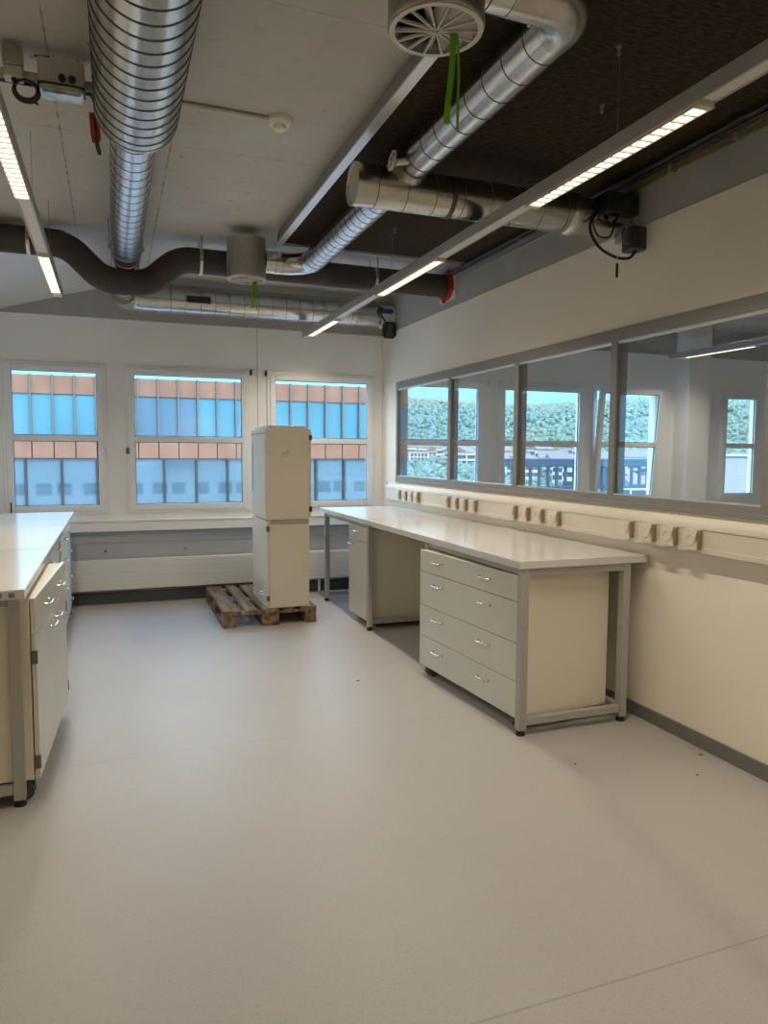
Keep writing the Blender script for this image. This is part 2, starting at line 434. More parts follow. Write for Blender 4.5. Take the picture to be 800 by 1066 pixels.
mb = MB(); mb.box(XW-.012, XW, YB, YF-.02, 0, .075, .003); struct(mb.build('baseboard_right', 'skirt2'))

# windows
def window(i, x0, x1, z0, z1, tilt=0, fittings=()):
    e = bpy.data.objects.new('window_%d' % i, None); C.objects.link(e); e.location = ((x0+x1)/2, YF, z0); e['kind'] = 'structure'
    f = .055
    def fr(mb, a, b, c, d, w, y0, y1, bev=.004):
        mb.box(a, a+w, y0, y1, c, d, bev); mb.box(b-w, b, y0, y1, c, d, bev)
        mb.box(a+w, b-w, y0, y1, c, c+w, bev); mb.box(a+w, b-w, y0, y1, d-w, d, bev)
        return mb
    fr(MB(), x0, x1, z0, z1, f, YF-.018, YF+.06).build('window_frame', 'pvc', e)
    a, b, c, d = x0+.03, x1-.03, z0+.03, z1-.03
    sm = fr(MB(), a, b, c, d, .056, YF-.032, YF+.03)
    sm.box(a+.05, b-.05, YF-.028, YF+.03, 1.563, 1.616, .004)
    gm = MB(); gb = .05
    gm.box(a+gb, b-gb, YF-.002, YF+.010, c+gb, 1.567); gm.box(a+gb, b-gb, YF-.002, YF+.010, 1.612, d-gb)
    km = MB()
    for (p, q, r, s) in ((a+.056, b-.056, c+.056, 1.563), (a+.056, b-.056, 1.616, d-.056)):
        fr(km, p, q, r, s, .006, YF-.010, YF-.002, 0)
    so = sm.build('sash', 'pvc', e); go = gm.build('pane', 'glass', so); ko = km.build('gasket', 'gasket', so)
    if tilt:
        piv = Vector((0, 0, c-z0)); R = Matrix.Translation(piv) @ Matrix.Rotation(tilt, 4, 'X') @ Matrix.Translation(-piv)
        so.data.transform(R)
        for k in (go, ko): k.data.transform(R)
    for kind, x, z in fittings:
        if kind == 'stop': MB().box(x-.010, x+.010, YF-.045, YF-.016, z-.035, z+.02, .002).build('hinge_cap', 'black', e)
        elif kind == 'latch': MB().box(x-.016, x+.016, YF-.05, YF-.016, z-.03, z+.03, .006).build('latch', 'hinge', e)
        elif kind == 'wlatch': MB().box(x-.014, x+.014, YF-.05, YF-.016, z-.035, z+.035, .006).build('latch', 'white', e)
        elif kind == 'handle':
            m = MB(); m.box(x-.016, x+.016, YF-.045, YF-.03, z-.035, z+.035, .004)
            m.sweep([((x, YF-.04, z+.02), .008), ((x, YF-.075, z+.02), .009), ((x+.003, YF-.08, z+.005), .009), ((x+.012, YF-.078, z-.10), .008)], 10)
            m.build('handle', 'white', e)
    # outer sill
    MB().box(x0-.02, x1+.02, YF+.06, YF+WT+.05, z0-.02, z0+.028, .003).build('outer_sill', 'alubright', e)
    return e
window(1, *WIN[0], fittings=[('handle', -.075, 1.47)])
window(2, *WIN[1], fittings=[('stop', 1.325, 2.275), ('latch', .137, 1.475)])
window(3, *WIN[2], fittings=[('stop', 1.475, 2.275), ('wlatch', 2.625, 1.46)])
window(4, *WIN[3]); window(5, *WIN[4]); window(6, *WIN[5], tilt=math.radians(5)); window(7, *WIN[6])
mb = MB(); mb.box(-.885, -.875, YF-.05, YF-.035, .90, 1.0, .002); mb.box(-.905, -.875, YF-.06, YF-.035, .885, .905, .003)
tag(origin_base(mb.build('window_catch', 'black')), 'small black catch at the lower left corner of the leftmost window', 'catch')

# glazed partition
e = bpy.data.objects.new('window_8', None); C.objects.link(e); e.location = (XW, 3, 1.19); e['kind'] = 'structure'
ML = [5.735, 4.625, 3.535, 2.445, 1.355, .265]
Y0, Y1 = -1.0, 7.0
m = MB()
m.box(XW-.012, XW+.07, Y0, Y1, 1.19, 1.235, .003); m.box(XW-.016, XW+.03, Y0, Y1, 1.175, 1.20, .003)
m.box(XW-.012, XW+.07, Y0, Y1, 2.12, 2.19, .003)
m.box(XW-.012, XW+.07, Y1-.04, Y1, 1.235, 2.12, .003); m.box(XW-.012, XW+.07, Y0, Y0+.04, 1.235, 2.12, .003)
m.build('partition_frame', 'alu', e)
m = MB(); m.box(XW-.006, XW+.02, Y0+.04, Y1-.04, 2.105, 2.12, .002); m.box(XW-.006, XW+.02, Y0+.04, Y1-.04, 1.235, 1.243, .002); m.build('glazing_bead', 'alubright', e)
for y in ML: MB().box(XW-.012, XW+.065, y-.028, y+.028, 1.235, 2.12, .003).build('mullion', 'alu', e)
ys = [Y1-.04]+[v for y in ML for v in (y+.028, y-.028)]+[Y0+.04]
for k in range(0, len(ys), 2):
    MB().box(XW+.004, XW+.010, ys[k+1], ys[k], 1.235, 2.12).build('pane', 'pglass', e)

# ------------------------------------------------------------------ radiator and trunking
def radiator():
    t = thing('radiator', 'long white panel radiator low on the window wall', 'radiator', (.9, YF-.09, .145))
    m = MB(); m.box(-.95, 2.70, YF-.10, YF-.03, .145, .438, .006)
    for z in (.19, .235, .28, .325, .37, .41): m.box(-.93, 2.68, YF-.103, YF-.098, z, z+.006, .001)
    m.build('panel', 'rad', t)
    for x in (2.02,): MB().box(x-.012, x+.012, YF-.075, YF-.055, .0, .15, .003).build('foot', 'white', t)
    for x in (-.5, .4, 1.5, 2.3): MB().box(x-.02, x+.02, YF-.04, YF, .25, .29, .003).build('bracket', 'white', t)
radiator()
for x, lab in ((-.085, 'dark screw head below the sill, under the gap between the first two windows'), (.66, 'grey screw head below the sill, under the middle window'), (1.72, 'dark screw head below the sill, right of the pallet cabinets')):
    tag(origin_base(MB().cyl((x, YF-.008, .512), (x, YF+.0, .512), .011, n=12).build('screw_head', 'darkgrey' if x != .66 else 'alu')), lab, 'screw')

def trunking():
    t = thing('cable_trunking', 'long ivory cable trunking with socket groups along the right wall above the bench', 'cable trunking', (XW, 4.7, .99))
    X0 = 2.69; y0, y1 = -1.8, 7.17
    m = MB()
    prof = [(XW, .985), (X0+.004, .985), (X0, .989), (X0, 1.012), (X0+.004, 1.014), (X0+.004, 1.102), (X0, 1.104), (X0, 1.112), (X0+.006, 1.135), (X0+.03, 1.160), (XW, 1.160)]
    m.prism([(x, y0, z) for x, z in prof], (0, y1-y0, 0)); m.build('channel', 'trunk', t)
    MB().box(X0-.001, XW-.001, y1, y1+.012, .983, 1.162, .003).build('end_cap', 'socket', t)
    G = [[3.267, 3.092, 2.931, 2.769], [3.968, 4.157, 4.336, 4.502], [5.112, 5.279, 5.436, 5.601], [6.263, 6.403, 6.56, 6.723]]
    for g in G:
        for y in g:
            c = y+.046
            m = MB(); ny = 7
            # plate with a curved notch along its near edge
            pts = [(c+.045, 1.005), (c-.045, 1.005)]
            for k in range(ny+1):
                a = PI*k/ny; pts.append((c-.045+.012*math.sin(a), 1.018+.074*k/ny))
            pts += [(c-.045, 1.103), (c+.045, 1.103)]
            m.prism([(X0-.028, yy, zz) for yy, zz in pts], (.034, 0, 0))
            so = m.build('socket', 'socket', t)
            m = MB(); m.ring((X0-.0285, c, 1.054), (-1, 0, 0), .030, .022, .004, 24); m.cyl((X0-.024, c, 1.054), (X0-.0295, c, 1.054), .022, n=24, m=0); m.build('socket_insert', 'socket', so)
            m = MB(); m.box(X0-.022, X0-.002, c-.0535, c-.045, 1.010, 1.098, .001); m.build('side_strip', 'socketside', so)  # brown strip along the near side of each socket
trunking()

# ------------------------------------------------------------------ benches
def leg(t, x, y, s=.045, h=.88, z0=.028):
    o = MB().box(x-s/2, x+s/2, y-s/2, y+s/2, z0, h, .002).build('leg', 'frame', t)
    m = MB(); m.cyl((x, y, 0), (x, y, z0+.002), .020, n=16); m.cyl((x, y, 0), (x, y, .008), .024, n=16); m.build('foot_cap', 'black', o)

def bench(label, x0, x1, y0, y1, legs_y, zt=.922, th=.040, group=None, lab_x=None, bottom=True):
    t = thing('lab_bench', label, 'bench', ((x0+x1)/2, (y0+y1)/2, 0), 0, group)
    m = MB(); m.box(x0, x1, y0, y1, zt-th, zt, .003, 0, seg=2); tp = m.build('worktop', 'top', t)
    lx = lab_x or (x0+.045, x1-.125)
    for y in legs_y:
        for x in lx: leg(t, x, y, h=zt-th)
        m = MB(); m.box(lx[0]+.0225, lx[1]-.0225, y-.018, y+.018, zt-th-.040, zt-th, .002); m.build('end_rail', 'frame', t)
        if bottom:
            m = MB(); m.box(lx[0]+.0225, lx[1]-.0225, y-.018, y+.018, .052, .092, .002); m.build('foot_rail', 'frame', t)
    if bottom and len(legs_y) > 1:
        MB().box(lx[1]-.018, lx[1]+.018, min(legs_y)+.0225, max(legs_y)-.0225, .052, .092, .002).build('rear_rail', 'frame', t)
    for x in lx:
        if len(legs_y) > 1: MB().box(x-.015, x+.015, min(legs_y)+.0225, max(legs_y)-.0225, zt-th-.035, zt-th, .002).build('long_rail', 'frame', t)
    return t
RX = (1.972, 2.607)
def right_bench_near():
    t = bench('grey lab bench by the right wall, nearer of its row, over the wide drawer unit', 1.927, 2.738, 3.19, 5.718, (3.222, 4.415), lab_x=RX)
right_bench_near()
bench('grey lab bench by the right wall, far one of its row near the windows', 1.927, 2.738, 5.722, 7.02, (5.615, 6.90), lab_x=RX)

LX = (-.39, -1.02)
lb1 = bench('pale lab bench on the left, nearest of its row, over the two-door cabinet', -1.13, -.340, 3.165, 4.485, (3.262, 4.39), lab_x=(-1.02, -.392))
for x in (-.43, -.385):
    m = MB(); m.box(x-.012, x+.010, 3.159, 3.166, .893, .915, .002); m.cyl((x, 3.165, .904), (x, 3.155, .904), .007, n=10); m.build('edge_clip', 'alu', lb1)
bench('pale lab bench on the left, middle one of three, over a drawer unit', -1.13, -.340, 4.489, 5.88, (4.55, 5.80), lab_x=(-1.02, -.40))
bench('pale lab bench on the left, farthest of three, below the leftmost window', -1.13, -.340, 5.884, 7.14, (5.95, 7.08), lab_x=(-1.02, -.40))

# ------------------------------------------------------------------ cabinets (front faces local -y, width along +x)
def handle(parent, x, z, w=.112, y=0., vertical=False):
    r = .005; m = MB()
    P = [(x-w/2, y, z), (x-w/2, y-.028, z), (x+w/2, y-.028, z), (x+w/2, y, z)]
    if vertical: P = [(x, y, z-w/2), (x, y-.022, z-w/2), (x, y-.022, z+w/2), (x, y, z+w/2)]
    pts = fillet(P, .016, 6)
    m.sweep([(p, r) for p in pts], 10)
    for q in (P[0], P[-1]): m.cyl(q, (q[0], q[1]-.004, q[2]), .009, n=12)
    m.build('handle', 'chrome', parent, True)
def caster(t, x, y, z1, r=.034):
    m = MB(); m.box(x-.02, x+.02, y-.022, y+.022, z1-.012, z1, .002); m.cyl((x, y, z1-.02), (x, y, z1-.01), .014, n=12)
    m.box(x-.009, x+.009, y-.030, y+.012, r+.006, z1-.012, .003)
    o = m.build('caster', 'darkgrey', t, True)
    for s in (-1, 1):
        w = MB(); w.cyl((x+s*.011, y+.006, r), (x+s*.026, y+.006, r), r, n=20); w.cyl((x+s*.026, y+.006, r), (x+s*.028, y+.006, r), r*.6, n=16); w.build('wheel', 'wheel', o, True)
def carcass(t, W, D, z0, z1, mt='carcass', th=.019):
    m = MB()
    m.box(0, th, .021, D, z0, z1, .001); m.box(W-th, W, .021, D, z0, z1, .001)
    m.box(th, W-th, .021, D, z0, z0+th, .001); m.box(th, W-th, .021, D, z1-th, z1, .001)
    m.box(th, W-th, D-.012, D-.004, z0+th, z1-th, .0); m.box(th, W-th, .12, .13, z0+th, z1-th, 0)
    return m.build('carcass', mt, t, True)
def drawer(t, x0, x1, z0, z1, hx, hz, g=.0016, front='front'):
    m = MB(); m.box(x0+g, x1-g, 0, .019, z0+g, z1-g, .0015)
    d = m.build('drawer', front, t, True)
    m = MB(); m.box(x0+.035, x1-.035, .019, .10, z0+.02, z0+.03); m.box(x0+.035, x0+.047, .019, .11, z0+.02, z1-.03); m.box(x1-.047, x1-.035, .019, .11, z0+.02, z1-.03)
    m.build('drawer_box', 'carcass', d, True)
    for h in hx: handle(d, h, hz)
    return d
def drawer_unit(label, loc, rz, W, D, z0, z1, splits, hx, hz, group=None, casters=True):
    t = thing('drawer_unit', label, 'drawer unit', loc, rz, group)
    carcass(t, W, D, z0, z1-.005)
    zs = [z0]+splits+[z1]
    for k in range(len(zs)-1): drawer(t, 0, W, zs[k], zs[k+1], hx, hz[k])
    if casters:
        for x in (.06, W-.06):
            for y in (.06, D-.06): caster(t, x, y, z0)
    return t
drawer_unit('wide grey drawer unit with four drawers under the near right bench', (1.885, 4.365, 0), math.radians(-86.3), 1.118, .60, .078, .842,
            [.277, .481, .701], (.255, .80), (.205, .412, .632, .780))
def far_unit():
    t = thing('base_cabinet', 'narrow grey cabinet with one drawer over a door under the far right bench', 'cabinet', (1.965, 6.165, 0), -PI/2)
    W, D = .505, .60
    carcass(t, W, D, .062, .855)
    drawer(t, 0, W, .715, .858, (W*.5,), .80)
    d = MB().box(.0016, W-.0016, 0, .019, .0616, .7134, .0015).build('door', 'front', t, True)
    handle(d, .09, .675, .09)
    for z in (.14, .62): MB().box(W-.004, W+.003, .002, .03, z-.025, z+.025, .001).build('hinge', 'hinge', d, True)
    m = MB(); m.box(.04, W-.04, .10, .12, .0, .062, .001); m.box(.04, W-.04, D-.06, D-.04, 0, .062, .001); m.build('plinth', 'black', t, True)
far_unit()
def door_cabinet():
    dx, dy = .053, 1.05; rz = math.atan2(dy, dx); W, D = math.hypot(dx, dy), .58
    t = thing('base_cabinet', 'grey two-door cabinet with wide top drawer pulled askew under the near left bench', 'cabinet', (-.313, 3.262, 0), rz)
    z0, z1 = .10, .868
    m = MB(); th = .019
    m.box(0, th, .024, D, z0, z1-.01, .001); m.box(W-th, W, .024, D, z0, z1-.01, .001)
    m.box(th, W-th, .024, D, z0, z0+th, .001); m.box(th, W-th, .024, D, z1-.03, z1-.01, .001); m.box(th, W-th, D-.012, D-.004, z0+th, z1-.03)
    m.build('carcass', 'carcass', t, True)
    drawer(t, 0, W, .717, z1, (W*.28, W*.72), .795)
    for a, b, hx, hg in ((0, W/2, W/2-.10, 0), (W/2, W, W/2+.10, W)):
        d = MB().box(a+.0016, b-.0016, 0, .019, z0+.0016, .717-.0016, .0015).build('door', 'front', t, True)
        handle(d, hx, .665)
        for z in (.175, .62): MB().box(hg-.006, hg+.006, -.004, .021, z-.028, z+.028, .001).build('hinge', 'hinge', d, True)
    for x in (.06, W-.06):
        for y in (.06, D-.06): caster(t, x, y, z0, .036)
door_cabinet()
HX = (.30, .90)
drawer_unit('grey four-drawer unit under the middle left bench, behind the two-door cabinet', (-.384, 4.60, 0), PI/2, 1.20, .58, .09, .855, [.285, .485, .70], HX, (.20, .40, .62, .785))
drawer_unit('bluish-lit four-drawer unit under the far left bench near the windows', (-.374, 5.855, 0), PI/2, 1.20, .58, .09, .855, [.285, .485, .70], HX, (.20, .40, .62, .785))

# ------------------------------------------------------------------ pallet with two steel cabinets
def pallet():
    x0, y0, W, L = .832, 6.045, .80, 1.20
    t = thing('pallet', 'weathered wooden euro-size pallet on the floor under the stacked white cabinets', 'pallet', (x0+W/2, y0+L/2, 0))
    for x, w in ((0, .145), (.19, .10), (.3275, .145), (.51, .10), (.655, .145)):
        MB().box(x0+x, x0+x+w, y0, y0+L, .122, .144, .003).build('deck_board', 'wood', t)
    for y in (0, .5275, 1.055):
        MB().box(x0, x0+W, y0+y, y0+y+.145, .100, .122, .003).build('cross_board', 'wood', t)
    for x, w in ((0, .10), (.3275, .145), (.70, .10)):
        for y in (0, .5275, 1.055):
            MB().box(x0+x, x0+x+w, y0+y+.002, y0+y+.143, .022, .100, .003).build('block', 'wood', t)
        MB().box(x0+x, x0+x+w, y0, y0+L, .0, .022, .003).build('bottom_board', 'wood', t)
pallet()
def low_cab():
    x0, x1, y0, y1, z0, z1 = 1.205, 1.572, 6.055, 6.73, .144, .900
    t = thing('steel_cabinet', 'lower white sheet-steel cabinet standing on the pallet', 'cabinet', ((x0+x1)/2, (y0+y1)/2, z0))
    MB().box(x0+.018, x1, y0+.004, y1, z0, z1, .003).build('body', 'steelcab', t)
    d = MB().box(x0, x0+.017, y0, y1, z0+.004, z1-.012, .002).build('door', 'steelcab', t)
    for z in (z0+.085, z1-.075): MB().box(x0-.004, x0+.022, y0-.003, y0+.02, z-.022, z+.022, .002).build('hinge', 'hinge', d)
    for z in (.26, .235): 
        m = MB(); m.sweep([((x0, y0+.17, z), .004), ((x0-.02, y0+.18, z), .004), ((x0-.02, y0+.27, z), .004), ((x0, y0+.28, z), .004)], 8); m.build('handle', 'chrome', d)
    MB().box(x0+.03, x1-.004, y0-.001, y0+.02, z1-.035, z1-.004, .001).build('top_rail', 'plenum', t)
low_cab()
def up_cab():
    x0, x1, y0, y1, z0, z1 = 1.198, 1.590, 6.05, 6.72, .9005, 1.672
    t = thing('steel_cabinet', 'upper white sheet-steel cabinet stacked on the lower cabinet, with scribble', 'cabinet', ((x0+x1)/2, (y0+y1)/2, z0))
    MB().box(x0, x1-.018, y0, y1, z0, z1, .003).build('body', 'steelcab', t)
    d = MB().box(x1-.017, x1, y0, y1, z0+.018, z1-.004, .002).build('door', 'steelcab', t)
    for z in (z0+.085, z1-.075): MB().box(x1-.020, x1+.006, y0-.004, y0+.02, z-.022, z+.022, .002).build('hinge', 'black', d)
    m = MB(); m.box(x0+.03, x1-.045, y0+.012, y1-.02, z1, z1+.022, .002); m.build('top_plate', 'steelcab', t)
    # recessed back panel: grip slot and folded edges on the left face
    m = MB(); m.box(x0-.003, x0+.001, y0+.02, y1-.02, z0+.10, z1-.09, .001); m.build('back_panel', 'steelcab', t)
    MB().box(x0-.005, x0, y1-.10, y1-.075, z0+.22, z1-.12, .001).build('grip_slot', 'hinge', t)
    MB().box(x0-.004, x0, y0+.01, y1-.01, z1-.045, z1-.038, 0).build('folded_edge', 'hinge', t)
    # marker scribble on the near face
    m = MB(); cx, cz = (x0+x1)/2-.02, 1.45
    S = [[(-.032, .012), (-.030, .016), (-.024, .017), (-.021, .010), (-.028, .0), (-.033, -.008), (-.022, -.009)],
         [(-.014, .016), (.004, .018)], [(-.006, .017), (-.008, -.012)], [(.003, .026), (.020, .029), (.024, .024)], [(.016, .028), (.010, .008), (.010, -.004)]]
    for s in S: m.sweep([((cx+a, y0-.0003, cz+b), .0022) for a, b in s], 6)
    m.build('marker_scribble', 'ink', t)
up_cab()

# ------------------------------------------------------------------ ceiling panel, cables
def ceiling_panel():
    t = thing('ceiling_panel', 'dark brown wood-wool ceiling panel above the right side of the room', 'ceiling panel', (1.9, 1.7, 3.0))
    MB().box(1.19, 2.735, -1.9, 5.385, 3.0, 3.045, .003).build('board', 'woodwool', t)
    m = MB(); m.box(1.165, 1.19, -1.9, 5.39, 2.985, 3.062, .002); m.build('edge_profile', 'alu', t)
    m = MB(); m.box(1.150, 1.200, -1.9, 5.40, 2.975, 2.985, .001); m.box(1.2, 2.735, 5.385, 5.40, 2.98, 3.05, .001); m.build('edge_lip', 'alubright', t)
    for y in (-.5, 1.6, 3.6, 5.28):
        for x in (1.3, 2.5): MB().cyl((x, y, 3.045), (x, y, ZC), .004, n=8).build('hanger_rod', 'alu', t)
ceiling_panel()
for i, (x, y, lab) in enumerate(((1.818, 2.377, 'small steel anchor in the dark ceiling panel, nearest above the light track'), (2.05, 2.786, 'small steel anchor in the dark ceiling panel, close above the lit track module'), (1.843, 4.751, 'small steel anchor in the dark ceiling panel, beyond the crossing duct'))):
    m = MB(); m.cyl((x, y, 3.0), (x, y, 2.990), .010, n=12); m.cyl((x, y, 2.990), (x, y, 2.976), .004, n=10)
    m.ring((x, y-.003, 2.970), (0, 1, 0), .008, .005, .006, 14); tag(origin_base(m.build('ceiling_anchor', 'alu')), lab, 'anchor')
def cables():
    for x, z, lab in ((2.655, 2.962, 'black conduit along the top of the right wall, outermost of the pair'), (2.685, 2.950, 'black conduit along the top of the right wall, between conduit and yellow-green bundle')):
        tag(origin_base(MB().sweep([((x, -1.9, z), .010), ((x, 5.65, z), .010)], 10).build('conduit', 'black')), lab, 'conduit')
    t = thing('cable_bundle', 'yellow-green cable bundle clipped along the top of the right wall', 'cable', (2.72, 1.8, 2.92))
    m = MB()
    for k, (dx, dz) in enumerate(((0, 0), (.010, .012), (-.008, .011), (.003, -.010))):
        pts = [(2.722+dx*.6, -1.9+i*.2, 2.928+dz+.003*math.sin(i*1.7+k)) for i in range(28)]
        pts += [(2.722+dx*.6, 3.56, 2.90+dz), (2.720, 3.60, 2.84), (2.718, 3.59, 2.76)]
        m.sweep([(p, .0065) for p in pts], 8)
    m.build('cable', 'yellowgreen', t)
    for y in (.6, 1.15, 1.7, 2.25, 2.68, 3.1): MB().box(2.70, 2.744, y-.012, y+.012, 2.908, 2.95, .003).build('clip', 'alu', t)
    m = MB(); m.sweep([((2.744, 3.7, 2.93), .006), ((2.744, 5.6, 2.93), .006)], 8); tag(origin_base(m.build('conduit', 'alu')), 'thin grey conduit along the top of the right wall, beyond the black control box', 'conduit')
cables()

# ------------------------------------------------------------------ ducts
def left_duct():
    t = thing('ventilation_duct', 'large silver spiral duct narrowing to a smaller one along the ceiling on the left', 'duct', (.125, 4, 2.72))
    X, Z = .128, 2.905
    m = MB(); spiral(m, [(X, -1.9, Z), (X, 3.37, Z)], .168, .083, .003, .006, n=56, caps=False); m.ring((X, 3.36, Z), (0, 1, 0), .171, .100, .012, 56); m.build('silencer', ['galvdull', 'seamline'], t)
    m = MB(); m.sweep([((X, 3.37, Z), .128), ((X-.004, 3.44, 2.897), .104), ((X-.005, 3.47, 2.892), .103)], 40, False); m.build('reducer', 'galvdull', t)
    X2, Z2 = .122, 2.888
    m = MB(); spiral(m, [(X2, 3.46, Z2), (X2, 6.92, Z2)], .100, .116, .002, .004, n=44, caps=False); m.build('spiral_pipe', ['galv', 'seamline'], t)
    cl = MB(); cl.ring((X2, 5.50, Z2), (0, 1, 0), .107, .1005, .035, 40); 
    for s in (-1, 1): cl.box(X2+s*.108-.014, X2+s*.108+.014, 5.505, 5.53, Z2-.012, Z2+.012, .002)
    co = cl.build('clamp', 'galvdull', t)
    for s in (-1, 1): MB().cyl((X2+s*.112, 5.517, Z2), (X2+s*.112, 5.517, ZC), .004, n=8).build('threaded_rod', 'alu', co)
    MB().ring((X2, 5.70, Z2), (0, 1, 0), .104, .099, .05, 40).build('coupling', 'galv', t)
left_duct()
def far_duct():
    t = thing('ventilation_duct', 'silver duct with a grille running along the top of the window wall', 'duct', (1.4, 7.2, 2.75))
    Z, r, Y = 2.868, .112, 7.17
    pts = fillet([(.122, 6.90, Z), (.122, Y, Z), (2.34, Y, Z)], .14, 10)
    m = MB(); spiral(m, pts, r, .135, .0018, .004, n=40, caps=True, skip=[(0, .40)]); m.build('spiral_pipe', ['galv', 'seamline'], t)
    MB().ring((.40, Y, Z), (1, 0, 0), r+.006, r-.002, .05, 40).build('coupling', 'galv', t)
    MB().ring((1.98, Y, Z), (1, 0, 0), r+.005, r-.002, .02, 40).build('coupling', 'galvdull', t)
    g = MB(); g.box(.66, .90, Y-r-.006, Y-r+.05, Z-.026, Z+.046, .003); go = g.build('grille_frame', 'galvdull', t)
    g = MB(); g.box(.672, .888, Y-r-.010, Y-r-.004, Z-.018, Z+.038)
    go2 = g.build('grille_shade_panel', 'holeshade', go)  # solid black panel, the shade inside the grille put into its colour
    g = MB()
    for i in range(12): g.box(.678+i*.0175, .681+i*.0175, Y-r-.014, Y-r-.008, Z-.018, Z+.038)
    g.build('grille_slats', 'darkgrey', go)
    m = MB(); m.sweep([((2.34, Y, Z), r+.008), ((2.44, Y, Z), r+.008), ((2.44, Y, Z), r+.002), ((2.60, Y, Z), r+.002)], 40, True); m.build('damper_section', 'galvdull', t)
    MB().ring((2.60, Y, Z), (1, 0, 0), r+.004, r-.01, .145, 40).build('wall_sleeve', 'white', t)
far_duct()
def dark_duct():
    t = thing('insulated_pipe', 'dark grey insulated pipe dipping in an s-bend below the left duct', 'pipe', (.7, 5.8, 2.62))
    Y, r = 5.80, .094
    P = [(-1.24, Y, 2.945), (-.27, Y, 2.945), (-.04, Y, 2.715), (.28, Y, 2.715), (.50, Y, 2.915), (2.70, Y, 2.898)]
    pts = fillet(P, [.26, .24, .24, .26], 12)
    MB().sweep([(p, r) for p in pts], 44).build('insulation', 'insul', t)
    # taped joints of the bend
    for k in (8, 14, 22, 28, 36, 44):
        if k < len(pts)-1:
            d = (pts[k+1]-pts[k-1]).normalized(); MB().ring(pts[k]-d*.002, d, r+.0012, r-.003, .004, 40).build('joint_tape', 'black', t)
    for x, z in ((-.52, 2.945), (.66, 2.912), (2.06, 2.902)):
        m = MB(); m.ring((x-.011, Y, z), (1, 0, 0), r+.006, r+.001, .022, 40); b = m.build('strap', 'alubright', t)
        MB().box(x-.009, x+.009, Y-r-.012, Y-r-.004, z-.02, z+.06, .001).build('strap_tab', 'alu', b)
        for s in (-1, 1): MB().cyl((x, Y+s*(r+.005), z), (x, Y+s*(r+.005), ZC), .005, n=8).build('threaded_rod', 'alu', b)
dark_duct()
def collar():
    t = thing('fire_collar', 'red fire-stop collar with white plate where the dark pipe enters the right wall', 'fire collar', (XW-.02, 5.8, 2.78))
    MB().box(XW-.008, XW+.002, 5.66, 5.95, 2.775, 3.02, .003).build('plate', 'white', t)
    m = MB(); m.ring((XW-.045, 5.80, 2.898), (1, 0, 0), .118, .097, .036, 40)
    for a in (20, 110, 200, 290): 
        c = Vector((XW-.03, 5.80+.125*math.cos(math.radians(a)), 2.898+.125*math.sin(math.radians(a)))); m.box(c.x-.012, c.x+.018, c.y-.012, c.y+.012, c.z-.012, c.z+.012, .002)
    m.build('collar_ring', 'red', t)
collar()
def cross_duct():
    t = thing('ventilation_duct', 'silver duct with capped end crossing under the dark panel into the right wall', 'duct', (1.9, 3.52, 2.69))
    Y, Z, r = 3.52, 2.788, .100
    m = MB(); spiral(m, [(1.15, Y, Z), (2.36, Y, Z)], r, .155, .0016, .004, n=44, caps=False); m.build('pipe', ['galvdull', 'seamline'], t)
    MB().sweep([((1.142, Y, Z), r-.012), ((1.138, Y, Z), r-.010), ((1.136, Y, Z), r+.003), ((1.165, Y, Z), r+.003)], 44).build('end_cap', 'galvdull', t)
    m = MB(); m.sweep([((1.64, Y, Z), r+.002), ((1.648, Y, Z), r+.005), ((1.658, Y, Z), r+.005), ((1.666, Y, Z), r+.002)], 44, False); m.build('band', 'seamline', t)
    m = MB(); m.sweep([((2.36, Y, Z), r), ((2.38, Y, Z), r+.012), ((2.42, Y, Z), r+.012), ((2.43, Y, Z), r-.004), ((2.748, Y, Z), r-.004)], 44); m.build('wall_section', 'galvdull', t)
    m = MB(); m.sweep([((1.405, Y-.175, 2.872), .0795), ((1.405, Y-.175, 2.872), .086), ((1.405, Y-.10, 2.870), .086), ((1.405, Y-.065, 2.865), .100), ((1.405, Y-.03, 2.858), .112)], 44, False); m.build('saddle', 'galvdull', t)
cross_duct()
DX, DZ, DR = 1.405, 2.872, .079
def near_duct():
    t = thing('ventilation_duct', 'silver spiral duct from the near round diffuser to the crossing duct', 'duct', (DX, 2.7, DZ-DR))
    pts = fillet([(1.05, 2.035, DZ), (DX, 2.035, DZ), (DX, 3.40, DZ)], .115, 14)
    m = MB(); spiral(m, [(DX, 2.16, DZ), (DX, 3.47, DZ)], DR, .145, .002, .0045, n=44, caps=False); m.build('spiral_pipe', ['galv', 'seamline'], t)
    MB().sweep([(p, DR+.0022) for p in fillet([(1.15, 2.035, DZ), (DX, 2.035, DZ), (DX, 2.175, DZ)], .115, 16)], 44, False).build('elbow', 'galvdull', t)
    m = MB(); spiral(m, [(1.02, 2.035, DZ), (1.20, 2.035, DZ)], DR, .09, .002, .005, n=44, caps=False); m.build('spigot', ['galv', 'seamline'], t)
    for q in ((1.365, 2.165, DZ-.068), (1.255, 2.09, DZ-.064)): MB().ball(q, .006, 0, 1).build('screw', 'alubright', t)
    m = MB(); m.cyl((DX-DR+.01, 3.30, DZ-.02), (DX-DR-.055, 3.30, DZ-.035), .026, n=20); st = m.build('measuring_stub', 'galvdull', t)
    m = MB(); m.ring((DX-DR-.062, 3.30, DZ-.036), (-1, 0, .15), .046, .038, .008, 28)
    m.cyl((DX-DR-.064, 3.30, DZ-.078), (DX-DR-.064, 3.30, DZ+.006), .004, n=8); m.cyl((DX-DR-.064, 3.258, DZ-.036), (DX-DR-.064, 3.342, DZ-.036), .004, n=8); m.build('hand_wheel', 'plate', st)
near_duct()
